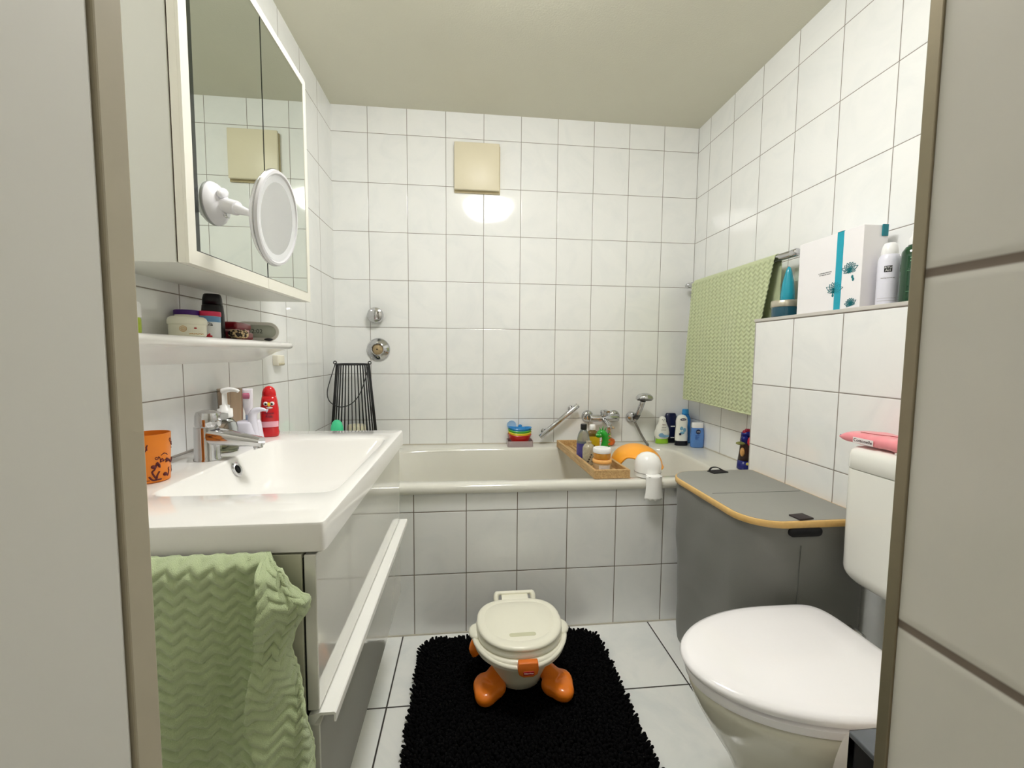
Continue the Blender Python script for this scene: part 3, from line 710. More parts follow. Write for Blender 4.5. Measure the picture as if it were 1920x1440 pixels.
nt.links.new(rp.outputs['Color'], nt.nodes['Principled BSDF'].inputs['Base Color']); nt.nodes['Principled BSDF'].inputs['Roughness'].default_value = 0.8
bm = B(); rnd = random.Random(2)
pts = []; R = []
for k in range(28):
    a = 2 * PI * k / 28; pts.append(Vector((0.094 + 0.0115 * math.cos(a), -1.118 + 0.013 * math.sin(a), SZ + 0.0125))); R.append(0.0105 + 0.0018 * math.sin(k * 2.3))
tube(bm, pts, R, 14, closed=True); obj('fabric_ring', bm, leo, t)
bm = B(); ball(bm, (0.104, -1.104, SZ + 0.0235), 0.0028); obj('pearl', bm, mat('pearl', (236, 226, 214), 0.2), t)
t = thing('digital_clock', 'small grey oval digital clock at the far end of the shelf', 'clock', (0.062, -0.915, SZ))
ca = 0.42; cc = Vector((0.052, -0.932, SZ))
def cl(u, w, z): return cc + Vector((u * math.cos(ca) + w * math.sin(ca), u * math.sin(ca) - w * math.cos(ca), z))
def stad(bm, hw, h0, h1, w0, w1, n=14, bev=0.0):
    r = (h1 - h0) / 2; o_ = []
    for s, a0 in ((1, -PI / 2), (-1, PI / 2)):
        for k in range(n + 1):
            a = a0 + PI * k / n; o_.append((s * (hw - r) + r * math.cos(a), (h0 + h1) / 2 + r * math.sin(a)))
    tt = bmesh.new(); rings(tt, [[cl(u, w0, z) for u, z in o_], [cl(u, w1, z) for u, z in o_]]); fin(tt)
    if bev:
        bmesh.ops.bevel(tt, geom=[e for e in tt.edges if e.calc_face_angle() > 1.0], offset=bev, segments=3, profile=0.5, affect='EDGES')
    merge(bm, tt)
bm = B(); stad(bm, 0.060, 0.0, 0.058, -0.010, 0.010, bev=0.003); bd = obj('case', bm, mat('grey_silver_plastic', (206, 204, 196), 0.4), t)
bm = B(); stad(bm, 0.051, 0.010, 0.048, 0.0098, 0.0108); sc = obj('screen', bm, mat('lcd_grey_green', (168, 172, 158), 0.25, vary=0.02), bd)
letters('lettering', '12:02', 0.0175, cl(-0.004, 0.0112, 0.029), mat('lcd_digit', (58, 64, 58), 0.5), sc, rz=ca)
bm = B(); ball(bm, (0.100, -0.965, SZ + 0.004), 0.012, 0.012, 0.004); o = obj('hair_elastic', bm, bk); tag(o, 'small black hair elastic lying in front of the grey clock', 'hair tie')
# half-seen spray bottle at the near end
t = thing('nasal_spray', 'slim bottle with white cap and lime green label at the near end of the shelf', 'bottle', (0.060, -1.423, SZ))
bm = B(); lathe(bm, [(0.012, 0), (0.013, 0.002), (0.013, 0.026), (0.012, 0.030)], (0.060, -1.423, SZ), 28); q = obj('bottle', fin(bm), mat('lime_label', (178, 200, 60), 0.35, vary=0.25, scale=90), t)
bm = B(); lathe(bm, [(0.0135, 0.030), (0.0140, 0.032), (0.0135, 0.056), (0.011, 0.060), (0.001, 0.0605)], (0.060, -1.423, SZ), 28); obj('cap', fin(bm), whitep, t)
# socket below the shelf
t = thing('wall_socket', 'small cream plastic wall holder below the far end of the ceramic shelf', 'holder', (0, -0.690, 1.055))
bm = B(); box(bm, 0, 0.020, -0.720, -0.665, 1.052, 1.090, 0.003); obj('housing', bm, mat('cream_white', (226, 222, 206), 0.35), t)
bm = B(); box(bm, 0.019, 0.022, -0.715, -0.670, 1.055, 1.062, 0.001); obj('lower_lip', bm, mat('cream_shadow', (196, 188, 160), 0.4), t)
# ================================================================== LANTERN in the far left corner
blk = mat('black_wire', (18, 18, 20), 0.45, vary=0.1)
LX, LY, LZ, LH = 0.128, -0.150, 0.5985, 0.446
t = thing('wire_lantern', 'tall tapered black wire lantern standing in the far left corner', 'lantern', (LX, LY, LZ))
bm = B(); lathe(bm, [(0.1215, 0.0005), (0.1215, 0.007), (0.114, 0.007), (0.113, 0.003), (0.001, 0.003)], (LX, LY, LZ), 48); obj('base_ring', fin(bm), blk, t)
bm = B(); ring_torus(bm, (LX, LY, LZ + LH), 0.078, 0.0040, (0, 0, 1)); obj('top_ring', bm, blk, t)
bm = B(); ring_torus(bm, (LX, LY, LZ + 0.060), 0.1125, 0.0022, (0, 0, 1)); obj('lower_hoop', bm, blk, t)
for k in range(36):
    a = 2 * PI * k / 36
    bm = B(); cyl(bm, (LX + 0.117 * math.cos(a), LY + 0.117 * math.sin(a), LZ + 0.004), (LX + 0.078 * math.cos(a), LY + 0.078 * math.sin(a), LZ + LH), 0.0021, seg=6); obj('wire', bm, blk, t)
bm = B()
pts = [(LX - 0.080, LY - 0.012, LZ + LH + 0.006), (LX - 0.092, LY - 0.045, LZ + LH - 0.06), (LX - 0.100, LY - 0.080, LZ + LH - 0.13), (LX - 0.080, LY - 0.110, LZ + LH - 0.175), (LX - 0.03, LY - 0.128, LZ + LH - 0.198), (LX + 0.02, LY - 0.125, LZ + LH - 0.185), (LX + 0.055, LY - 0.100, LZ + LH - 0.140), (LX + 0.072, LY - 0.06, LZ + LH - 0.07), (LX + 0.080, LY - 0.012, LZ + LH + 0.006)]
tube(bm, pts, 0.0022, 8, smooth=6); obj('handle', bm, blk, t)
for s in (-1, 1):
    bm = B(); ring_torus(bm, (LX + s * 0.083, LY - 0.01, LZ + LH + 0.008), 0.007, 0.0024, (0, 1, 0), 20, 8); obj('handle_eye', bm, blk, t)
t = thing('pillar_candle', 'ivory pillar candle standing inside the black wire lantern', 'candle', (LX + 0.01, LY, LZ + 0.006))
bm = B(); lathe(bm, [(0.044, 0), (0.045, 0.003), (0.045, 0.128), (0.042, 0.134), (0.001, 0.131)], (LX + 0.01, LY, LZ + 0.0065), 36); obj('wax', fin(bm), mat('ivory_wax', (226, 220, 192), 0.5, sss=0.2), t)
bm = B(); tube(bm, [(LX + 0.01, LY, LZ + 0.136), (LX + 0.011, LY, LZ + 0.150), (LX + 0.013, LY, LZ + 0.160)], 0.0016, 6); obj('wick', bm, mat('wick', (226, 220, 200), 0.8), t)
# mint capped bottle in front of it
t = thing('mint_capped_bottle', 'bottle with a rounded mint green cap at the foot of the black lantern', 'bottle', (0.107, -0.355, 0.5985))
bm = B(); loft(bm, (0.107, -0.355, 0.6), [(0, .026, .018, 2.4), (0.003, .029, .020, 2.4), (0.10, .029, .020, 2.4), (0.128, .022, .017)]); obj('bottle', bm, mat('dark_green_bottle', (30, 90, 70), 0.3), t)
bm = B(); loft(bm, (0.107, -0.355, 0.6), [(0.129, .0265, .020), (0.132, .028, .021), (0.165, .027, .0205), (0.186, .020, .016), (0.196, .010, .009), (0.198, .001, .001)]); obj('cap', fin(bm), mat('mint_cap', (70, 206, 150), 0.45), t)

# ================================================================== TOY BOATS on a clear tray
def boat(c, L, Wd, H, m, name, label, knob):
    t = thing(name, label, 'toy boat', c, 'stacked toy boats')
    def outl(s, z, sh=0.0):
        out = []
        for k in range(40):
            a = 2 * PI * k / 40; x = math.cos(a) * L * s; y = math.sin(a) * Wd * s
            x = math.copysign(abs(math.cos(a)) ** .75, math.cos(a)) * L * s
            sheer = 0.006 * (abs(x) / L) ** 2.2 * sh + (0.005 * max(0, -x / L) ** 3 * sh)
            out.append(Vector((c[0] + x, c[1] + y, c[2] + z + sheer)))
        return out
    bm = B(); rings(bm, [outl(0.70, 0), outl(0.82, H * 0.35, .4), outl(0.97, H * 0.92, 1), outl(1.0, H, 1), outl(0.97, H + 0.002, 1), outl(0.90, H - 0.002, 1), outl(0.80, H * 0.7, .7), outl(0.60, H * 0.5)]); fin(bm); h = obj('hull', bm, m, t)
    if knob:
        bm = B(); ball(bm, (c[0] + 0.004, c[1] + 0.012, c[2] + H * 0.9), 0.030, 0.022, 0.012, 20); ball(bm, (c[0] + 0.004, c[1] + 0.016, c[2] + H + 0.010), 0.011, 0.009, 0.009, 16); obj('cabin', bm, m, t)
TX, TY = 0.981, -0.052
bz = 0.622
for i, (nm, col, lb) in enumerate((('toy_boat', (196, 32, 30), 'red toy boat at the bottom of the stack on the clear tray'), ('toy_boat', (236, 214, 40), 'yellow toy boat, second from the bottom of the boat stack'),
                                   ('toy_boat', (80, 176, 60), 'green toy boat, third up in the boat stack'), ('toy_boat', (20, 128, 196), 'blue toy boat with a knob on top of the boat stack'))):
    boat((TX, TY, bz + 0.0125 * i), 0.066, 0.042, 0.036, mat('toy_plastic_%d' % i, col, 0.3, coat=0.2), nm, lb, i == 3)
bm = B(); lathe(bm, [(0.001, 0), (0.022, 0.001), (0.026, 0.006), (0.022, 0.004), (0.001, 0.003)], (0.940, -0.003, 0.706), 28, (0, -1, 0)); obj
o = obj('suction_cup', fin(bm), mat('blue_clear', (168, 200, 230), 0.15, vary=0.02)); tag(o, 'pale blue clear suction cup on the tiles behind the blue toy boat', 'suction cup')
t = thing('soap_tray', 'clear plastic tray holding the stack of toy boats', 'tray', (TX, TY, 0.601))
bm = B()
oo = rrect(-0.070, 0.070, -0.046, 0.046, 0.014)
ii = rrect(-0.0675, 0.0675, -0.0435, 0.0435, 0.012)
rings(bm, [[Vector((TX + x, TY + y, z)) for x, y in p] for p, z in ((oo, 0.601), (oo, 0.632), (ii, 0.632), (ii, 0.619))]); fin(bm); obj('tray', bm, mat('tray_clear', (240, 220, 222), 0.08, trans=0.55), t)

# ================================================================== DIAGONAL GRAB BAR
p0 = Vector((1.0945, -0.050, 0.6440)); p1 = Vector((1.3065, -0.050, 0.8220))
t = thing('grab_bar', 'diagonal chrome grab bar on the back wall above the bath', 'grab bar', (1.2, 0, 0.735))
bm = B(); cyl(bm, p0, p1, 0.0140, seg=32, bev=0.002); obj('bar', bm, chrome, t)
for s in (0.14, 0.86):
    q = p0.lerp(p1, s); bm = B(); cyl(bm, q, (q.x, 0, q.z), 0.0085); lathe(bm, [(0.016, 0), (0.016, 0.004), (0.009, 0.006)], (q.x, 0, q.z), 24, (0, -1, 0)); obj('post', fin(bm), chrome, t)

# ================================================================== BATH MIXER
t = thing('bath_mixer', 'chrome wall mixer tap over the bath behind the wooden caddy', 'tap', (1.452, 0, 0.752))
for x in (1.375, 1.530):
    bm = B(); lathe(bm, [(0.034, 0), (0.034, 0.006), (0.028, 0.016), (0.018, 0.020), (0.016, 0.050)], (x, 0, 0.752), 36, (0, -1, 0)); obj('wall_rosette', fin(bm), chrome, t)
bm = B(); cyl(bm, (1.372, -0.062, 0.750), (1.535, -0.062, 0.750), 0.020, seg=36, bev=0.004); bd = obj('body', bm, chrome, t)
bm = B(); tube(bm, [(1.45, -0.065, 0.740), (1.45, -0.10, 0.735), (1.45, -0.145, 0.728), (1.45, -0.165, 0.712)], [0.016, 0.0155, 0.014, 0.013], 20, smooth=4); obj('spout', bm, chrome, t)
bm = B(); lathe(bm, [(0.020, 0), (0.021, 0.022), (0.018, 0.030), (0.001, 0.032)], (1.452, -0.062, 0.764), 28); tube(bm, [(1.452, -0.070, 0.790), (1.452, -0.090, 0.797), (1.452, -0.135, 0.795)], [0.009, 0.010, 0.008], 14, smooth=4, flat=0.5)
obj('lever', fin(bm), chrome, t)

# ================================================================== HAND SHOWER
t = thing('shower_holder', 'chrome wall bracket holding the hand shower', 'bracket', (1.633, 0, 0.742))
bm = B(); lathe(bm, [(0.026, 0), (0.030, 0.004), (0.030, 0.014), (0.024, 0.026), (0.010, 0.032)], (1.631, 0, 0.748), 36, (0, -1, 0)); obj('rosette', fin(bm), chrome, t)
bm = B(); cyl(bm, (1.640, -0.025, 0.742), (1.649, -0.044, 0.758), 0.012); lathe(bm, [(0.0135, -0.016), (0.0150, -0.012), (0.0150, 0.014), (0.0135, 0.016)], (1.650, -0.046, 0.757), 24, (0.14, -0.55, 0.83)); obj('clip', fin(bm), mat('dark_chrome', (90, 90, 92), 0.2, 1.0), t)
t = thing('hand_shower', 'chrome hand shower with a domed head hanging in its wall bracket', 'shower head', (1.655, -0.10, 0.74))
bm = B(); tube(bm, [(1.643, -0.033, 0.728), (1.650, -0.046, 0.757), (1.656, -0.075, 0.806), (1.660, -0.098, 0.850)], [0.0105, 0.0125, 0.0150, 0.0140], 24, smooth=5); obj('shower_handle', bm, chrome, t)
hd = Vector((0.05, 0.18, 0.98)).normalized()
bm = B(); lathe(bm, [(0.040, -0.006), (0.0455, -0.003), (0.047, 0.004), (0.043, 0.016), (0.030, 0.027), (0.012, 0.032), (0.001, 0.033)], (1.661, -0.115, 0.862), 44, hd); h = obj('shower_head', fin(bm), chrome, t)
bm = B(); lathe(bm, [(0.0405, -0.0062), (0.036, -0.0085), (0.001, -0.009)], (1.661, -0.115, 0.862), 40, hd); obj('spray_plate', fin(bm), mat('grey_nozzles', (96, 96, 98), 0.4, 0.6, vary=0.3, scale=200), h)
bm = B(); tube(bm, [(1.642, -0.031, 0.724), (1.655, -0.036, 0.70), (1.676, -0.045, 0.655), (1.694, -0.055, 0.62), (1.700, -0.070, 0.6075), (1.690, -0.11, 0.6075), (1.670, -0.14, 0.598), (1.655, -0.17, 0.54)], 0.0062, 12, smooth=8)
o = obj('shower_hose', bm, mat('ribbed_hose', (150, 148, 144), 0.28, 1.0, vary=0.1, scale=300, bump=0.6, bscale=500)); tag(o, 'ribbed metal hose running from the hand shower down over the bath edge', 'hose')

# ================================================================== WOODEN CADDY and its load
wood = bpy.data.materials.new('oak'); wood.use_nodes = True; MATS['oak'] = wood
nt = wood.node_tree; b = nt.nodes['Principled BSDF']; tc = nt.nodes.new('ShaderNodeTexCoord'); mp = nt.nodes.new('ShaderNodeMapping'); mp.inputs['Scale'].default_value = (60, 5, 60)
nz = nt.nodes.new('ShaderNodeTexNoise'); nz.inputs['Scale'].default_value = 3; nz.inputs['Detail'].default_value = 6
rp = nt.nodes.new('ShaderNodeValToRGB'); rp.color_ramp.elements[0].position = .3; rp.color_ramp.elements[0].color = lin((172, 134, 86)); rp.color_ramp.elements[1].position = .7; rp.color_ramp.elements[1].color = lin((208, 174, 122))
nt.links.new(tc.outputs['Object'], mp.inputs[0]); nt.links.new(mp.outputs[0], nz.inputs['Vector']); nt.links.new(nz.outputs['Fac'], rp.inputs['Fac']); nt.links.new(rp.outputs['Color'], b.inputs['Base Color']); b.inputs['Roughness'].default_value = 0.5
CA = -0.045
cp = Vector((1.205, -0.698, 0))
def cad(u, v, z): return Vector((cp.x + u * math.cos(CA) - v * math.sin(-CA), cp.y + u * math.sin(-CA) * -1 + v * math.cos(CA), z)) if False else Vector((cp.x + u * math.cos(CA) + v * math.sin(CA), cp.y - u * math.sin(CA) * 0 + v * math.cos(CA), z))
def cbox(bm, u0, u1, v0, v1, z0, z1, bev=0.002):
    t_ = bmesh.new(); box(t_, u0, u1, v0, v1, z0, z1, bev)
    for v in t_.verts: v.co = cad(v.co.x, v.co.y, v.co.z)
    merge(bm, t_)
CB = 0.6015
t = thing('bath_caddy', 'narrow wooden bath caddy lying across the bathtub', 'bath caddy', (1.26, -0.41, CB))
CWd, CL = 0.150, 0.60
for u0, u1 in ((0, 0.012), (CWd - 0.012, CWd)):
    bm = B(); cbox(bm, u0, u1, 0.014, CL - 0.014, CB, CB + 0.036); obj('side_rail', bm, wood, t, smooth=0)
for v0, v1 in ((0, 0.014), (CL - 0.014, CL)):
    bm = B(); cbox(bm, 0, CWd, v0, v1, CB, CB + 0.036); obj('end_rail', bm, wood, t, smooth=0)
for k in range(5):
    bm = B(); u = 0.016 + k * 0.0245; cbox(bm, u, u + 0.019, 0.014, CL - 0.014, CB + 0.001, CB + 0.009, 0.001); obj('slat', bm, wood, t, smooth=0)
FZ = CB + 0.0095
def jarc(x, y, z, r, h, lidh, mb, ml, nm, lb, band=None):
    t = thing(nm, lb, 'jar', (x, y, z))
    bm = B(); lathe(bm, [(r * .90, 0), (r * .97, 0.002), (r, 0.006), (r, h - lidh)], (x, y, z), 44); q = obj('jar', fin(bm), mb, t)
    bm = B(); lathe(bm, [(r * 1.03, h - lidh + .0003), (r * 1.05, h - lidh + .002), (r * 1.05, h - .004), (r * 0.99, h - .0005), (r * .9, h), (0.001, h)], (x, y, z), 44); obj('lid', fin(bm), ml, t)
    return q
amb = mat('amber_gel', (226, 158, 52), 0.12, trans=0.25, coat=0.5, vary=0.1, scale=60)
q = jarc(1.268, -0.600, FZ, 0.0385, 0.050, 0.016, mat('pale_apricot', (226, 200, 160), 0.2, trans=0.2, coat=0.4), mat('apricot_lid', (250, 190, 112), 0.35), 'body_cream_jar', 'lower jar with apricot lid in the stack of two on the wooden caddy')
bm = B()
n = 14; lo = []; hi = []
for k in range(n + 1):
    a = -2.2 + 1.3 * k / n; lo.append(bm.verts.new((1.268 + .0388 * math.cos(a), -0.600 + .0388 * math.sin(a), FZ + .008))); hi.append(bm.verts.new((1.268 + .0388 * math.cos(a), -0.600 + .0388 * math.sin(a), FZ + .028)))
for k in range(n): bm.faces.new((lo[k], lo[k + 1], hi[k + 1], hi[k]))
obj('paper_label', bm, mat('paper_label', (222, 214, 206), 0.5, vary=0.2, scale=160), q)
jarc(1.267, -0.600, FZ + 0.0505, 0.0365, 0.046, 0.020, amb, whitep, 'body_cream_jar', 'upper amber jar with white lid on top of the apricot lidded jar')
# tall clear bottle with a black cap
t = thing('clear_bottle', 'tall clear patterned bottle with black cap on the caddy', 'bottle', (1.236, -0.42, FZ))
swirl = mat('swirl_label', (120, 124, 130), 0.25, vary=0.7, scale=70, coat=0.3)
bm = B(); lathe(bm, [(0.027, 0), (0.031, 0.003), (0.031, 0.085), (0.029, 0.102), (0.024, 0.122), (0.016, 0.138), (0.0125, 0.142), (0.0125, 0.150)], (1.236, -0.42, FZ), 36); q = obj('bottle', fin(bm), clear('clear_bluish', (196, 206, 204), 0.05, 0.75), t)
bm = B(); lathe(bm, [(0.0314, 0.012), (0.0314, 0.080)], (1.236, -0.42, FZ), 36, cap0=False, cap1=False); obj('wrap_label', fin(bm), mat('violet_label', (74, 66, 134), 0.3, vary=0.5, scale=60), q)
bm = B(); lathe(bm, [(0.0140, 0.143), (0.0145, 0.144), (0.0145, 0.166), (0.0135, 0.168), (0.001, 0.1685)], (1.236, -0.42, FZ), 28); obj('cap', fin(bm), bk, t)
# squat grey bottle before it
t = thing('speckled_bottle', 'speckled grey beige bottle in front of the black capped bottle on the caddy', 'bottle', (1.238, -0.500, FZ))
bm = B(); lathe(bm, [(0.024, 0), (0.027, 0.003), (0.027, 0.074), (0.020, 0.088), (0.012, 0.093), (0.012, 0.104), (0.001, 0.106)], (1.238, -0.500, FZ), 32); q = obj('bottle', fin(bm), mat('speckled', (166, 158, 134), 0.25, vary=0.35, scale=120, coat=0.4), t)
bm = B(); 
for k in range(9): ball(bm, (1.238 + .0265 * math.cos(-1.9 + .17 * k), -0.500 + .0265 * math.sin(-1.9 + .17 * k), FZ + .018 + .010 * ((k * 5) % 4)), 0.004, 0.003, 0.003, 8)
obj('dark_print', bm, mat('dark_print', (44, 40, 36), 0.4), q)
# amber bottle with white cap
t = thing('amber_bottle', 'yellow labelled amber bottle with white cap on the caddy', 'bottle', (1.300, -0.350, FZ))
bm = B(); loft(bm, (1.300, -0.350, FZ), [(0, .032, .020, 3), (0.003, .035, .022, 3), (0.102, .035, .022, 3), (0.118, .026, .018, 2.5), (0.126, .013, .013), (0.134, .0125, .0125)]); q = obj('bottle', fin(bm), mat('amber_plastic', (120, 92, 26), 0.12, trans=0.3, coat=0.4), t)
bm = B(); loft(bm, (1.300, -0.350, FZ), [(0.030, .0356, .0226, 3), (0.098, .0356, .0226, 3)], cap0=False, cap1=False); obj('label', bm, mat('yellow_label', (214, 182, 40), 0.35, vary=0.1, scale=40), q)
bm = B(); ball(bm, (1.296, -0.3728, FZ + 0.050), 0.012, 0.001, 0.009, 14); obj('label_emblem', bm, mat('brown_ink', (90, 60, 20), 0.5), q)
bm = B(); lathe(bm, [(0.0140, 0.128), (0.0145, 0.129), (0.0140, 0.150), (0.012, 0.1525), (0.001, 0.153)], (1.300, -0.350, FZ), 28); obj('cap', fin(bm), whitep, t)
# green dinosaur
t = thing('toy_dinosaur', 'green plastic toy dinosaur with upright neck standing on the caddy', 'toy', (1.318, -0.250, FZ))
gm = mat('toy_green', (30, 152, 40), 0.28, vary=0.1, coat=0.3)
bm = B()
tube(bm, [(1.308, -0.245, FZ + 0.150), (1.325, -0.245, FZ + 0.162), (1.340, -0.25, FZ + 0.150), (1.346, -0.25, FZ + 0.120), (1.342, -0.25, FZ + 0.090), (1.335, -0.25, FZ + 0.060), (1.325, -0.25, FZ + 0.035), (1.308, -0.25, FZ + 0.028)], [0.012, 0.018, 0.018, 0.017, 0.018, 0.022, 0.026, 0.016], 18, smooth=6)
ball(bm, (1.312, -0.250, FZ + 0.147), 0.020, 0.016, 0.014)
for k in range(4):
    sx, sy = (1 if k % 2 else -1), (1 if k > 1 else -1)
    cyl(bm, (1.322 + sx * 0.013, -0.25 + sy * 0.013, FZ + 0.028), (1.322 + sx * 0.015, -0.25 + sy * 0.015, FZ), 0.009, 0.010)
obj('body', bm, gm, t)
bm = B()
for k, z in enumerate((0.150, 0.128, 0.104, 0.08)): lathe(bm, [(0.006, 0), (0.001, 0.016)], (1.360, -0.25, FZ + z), 10, (1, 0, 0.4))
for dx_, dzz in ((-0.010, 0.176), (0.004, 0.182), (0.018, 0.176)): lathe(bm, [(0.004, -0.012), (0.0015, 0.018)], (1.328 + dx_ * .9, -0.246, FZ + dzz), 8, (dx_ * 20, 0, 1))  # horns shaped after a spiky green reflection in the chrome mixer
obj('spikes_and_reflection', bm, gm, t)
bm = B()
for s in (-1, 1): ball(bm, (1.305 + 0.010 * s, -0.2655, FZ + 0.153), 0.0026, 0.0016, 0.0026, 10)
obj('eyes', bm, whitep, t)
t.location = (1.310, -0.440, FZ); t.scale = (0.9, 0.9, 0.80)
# giraffe and orange squirter
t = thing('toy_giraffe', 'small spotted toy giraffe behind the green dinosaur', 'toy', (1.497, -0.032, 0.601))
gf = bpy.data.materials.new('giraffe_coat'); gf.use_nodes = True; MATS['giraffe_coat'] = gf
nt = gf.node_tree; v = nt.nodes.new('ShaderNodeTexVoronoi'); v.feature = 'DISTANCE_TO_EDGE'; v.inputs['Scale'].default_value = 75
rp = nt.nodes.new('ShaderNodeValToRGB'); rp.color_ramp.interpolation = 'CONSTANT'; rp.color_ramp.elements[0].color = lin((226, 206, 166)); rp.color_ramp.elements[1].position = .16; rp.color_ramp.elements[1].color = lin((58, 30, 16))
tc = nt.nodes.new('ShaderNodeTexCoord'); nt.links.new(tc.outputs['Object'], v.inputs['Vector']); nt.links.new(v.outputs['Distance'], rp.inputs['Fac']); nt.links.new(rp.outputs['Color'], nt.nodes['Principled BSDF'].inputs['Base Color'])
gx, gy = 1.497, -0.032
bm = B(); tube(bm, [(gx, gy, 0.625), (gx, gy, 0.665), (gx - 0.002, gy - 0.002, 0.705), (gx + 0.002, gy - 0.010, 0.718)], [0.016, 0.012, 0.010, 0.012], 16, smooth=5)
ball(bm, (gx + 0.012, gy - 0.016, 0.716), 0.016, 0.011, 0.011); ball(bm, (gx, gy + 0.004, 0.628), 0.020, 0.024, 0.016)
for k in range(4): cyl(bm, (gx + (0.010 if k % 2 else -0.010), gy + (0.014 if k > 1 else -0.012), 0.622), (gx + (0.011 if k % 2 else -0.011), gy + (0.014 if k > 1 else -0.013), 0.6015), 0.006)
for s in (-1, 1): cyl(bm, (gx + 0.004 + s * 0.005, gy - 0.010, 0.726), (gx + 0.004 + s * 0.006, gy - 0.010, 0.740), 0.0022)
o_ = obj('body', bm, gf, t)
bm = B(); ball(bm, (gx + 0.024, gy - 0.022, 0.714), 0.006, 0.006, 0.005, 12); obj('snout', bm, mat('giraffe_snout', (210, 176, 140), 0.4), t)
t.scale = (0.8, 0.8, 0.80)
t = thing('orange_bath_toy', 'orange round bath toy between the toy giraffe and the orange cushion', 'toy', (1.472, -0.085, 0.601))
om = mat('toy_orange', (226, 108, 24), 0.3, vary=0.1, coat=0.3)
bm = B(); loft(bm, (1.472, -0.085, 0.6012), [(0, .020, .018), (0.008, .034, .028), (0.020, .040, .032), (0.034, .034, .028), (0.042, .020, .018), (0.045, .002, .002)]); lathe(bm, [(0.009, 0), (0.006, 0.012)], (1.472, -0.088, 0.6432), 12); obj('body', bm, om, t)

# orange horseshoe bath cushion
t = thing('bath_cushion', 'bright orange horseshoe shaped bath visor lying over the bath edge', 'bath visor', (1.48, -0.50, 0.60))
ocm = mat('orange_foam', (255, 172, 52), 0.42, vary=0.02, coat=0.15)
bm = B()
pts = [(1.445, -0.668, 0.612), (1.446, -0.63, 0.622), (1.440, -0.58, 0.634), (1.425, -0.53, 0.642), (1.418, -0.47, 0.644)]
cc_ = Vector((1.470, -0.480, 0.602))
def crown(a, b, f=1.0):
    rx, ry, hz = 0.112, 0.132, 0.092
    return Vector((cc_.x + rx * math.cos(a) * math.cos(b), cc_.y + ry * math.sin(a) * math.cos(b), cc_.z + hz * math.sin(b)))
# dome with a scalloped mouth cut from its near left side
NA, NB_ = 72, 22
g = []
for j in range(NB_ + 1):
    row = []
    for i in range(NA):
        a = 2 * PI * i / NA
        d_ = math.atan2(math.sin(a - math.radians(232)), math.cos(a - math.radians(232)))
        cut = 0.92 * math.exp(-(d_ / 0.42) ** 4)
        b = cut * 0.62 + (PI / 2 - cut * 0.62) * j / NB_
        row.append(crown(a, b))
    g.append(row)
rings(bm, g, cap0=False, cap1=False); bmesh.ops.remove_doubles(bm, verts=bm.verts, dist=1e-5); fin(bm)
o_ = obj('shell', bm, ocm, t, smooth=80); md = o_.modifiers.new('thickness', 'SOLIDIFY'); md.thickness = 0.007; md.offset = -1
bm = B(); tube(bm, [p + Vector((0, 0, 0.001)) for p in g[0]], 0.0042, 8, closed=True); obj('rolled_edge', bm, ocm, t)

# white domed dispenser hooked on the rim
t = thing('domed_bath_toy', 'white domed plastic rinse toy sitting on the front rim of the bath', 'toy', (1.440, -0.693, 0.60))
bm = B(); lathe(bm, [(0.045, 0), (0.052, 0.003), (0.0530, 0.018), (0.0535, 0.030), (0.0535, 0.048), (0.050, 0.066), (0.042, 0.082), (0.028, 0.094), (0.012, 0.0995), (0.001, 0.1)], (1.441, -0.668, 0.6015), 48); obj('dome', fin(bm), mat('bright_white', (244, 244, 242), 0.25, vary=0.01), t)
bm = B(); ring_torus(bm, (1.441, -0.668, 0.6215), 0.0534, 0.0012, (0, 0, 1)); obj('seam', bm, mat('seam_grey', (150, 148, 144), 0.5), t)
bm = B()
N_ = 24; og = []
for j in range(13):
    q_ = j / 12; z = 0.622 - 0.094 * q_; hw = 0.0345 + 0.006 * q_ - 0.004 * math.sin(q_ * PI); row = []
    for i in range(N_ + 1):
        s = i / N_ * 2 - 1; y = -0.736 - 0.016 * (1 - s * s) - 0.004 * q_
        row.append(Vector((1.438 + s * hw, y, z - (0.004 * math.cos(s * PI * 4) if j == 12 else 0))))
    og.append(row)
vs = [[bm.verts.new(p) for p in r] for r in og]
for j in range(12):
    for i in range(N_): bm.faces.new((vs[j][i], vs[j + 1][i], vs[j + 1][i + 1], vs[j][i + 1]))
fin(bm); o_ = obj('hanging_flap', bm, MATS['bright_white'], t, smooth=60); md = o_.modifiers.new('thickness', 'SOLIDIFY'); md.thickness = 0.004
bm = B(); box(bm, 1.412, 1.466, -0.748, -0.700, 0.6175, 0.6225, 0.002); obj('hook', bm, MATS['bright_white'], t)

# ================================================================== BOTTLES in the far right corner
RZ_ = 0.6015
def bottle(nm, lb, x, y, secs, m, caps, mc, rot=0.0, group=None):
    t = thing(nm, lb, 'bottle', (x, y, RZ_))
    bm = B(); loft(bm, (x, y, RZ_), secs, rot=rot); q = obj('bottle', fin(bm), m, t)
    if caps: bm = B(); loft(bm, (x, y, RZ_), caps, rot=rot); obj('cap', fin(bm), mc, t)
    return t, q
t, q = bottle('baby_wash_bottle', 'white pear shaped bottle with lime green foot at the left of the corner bottles', 1.800, -0.048, [(0.0275, .034, .019, 2.3), (0.040, .042, .023, 2.2), (0.060, .044, .024, 2.2), (0.085, .039, .021, 2.1), (0.110, .028, .018), (0.125, .0215, .016), (0.138, .021, .016), (0.148, .016, .013), (0.1535, .006, .005), (0.154, .001, .001)], mat('milky_white', (236, 238, 230), 0.3), [(0, .036, .020, 2.4), (0.002, .0375, .021, 2.4), (0.024, .035, .0195, 2.4), (0.0272, .034, .019, 2.4)], mat('lime_cap', (150, 204, 50), 0.35), 0.05)
bm = B()
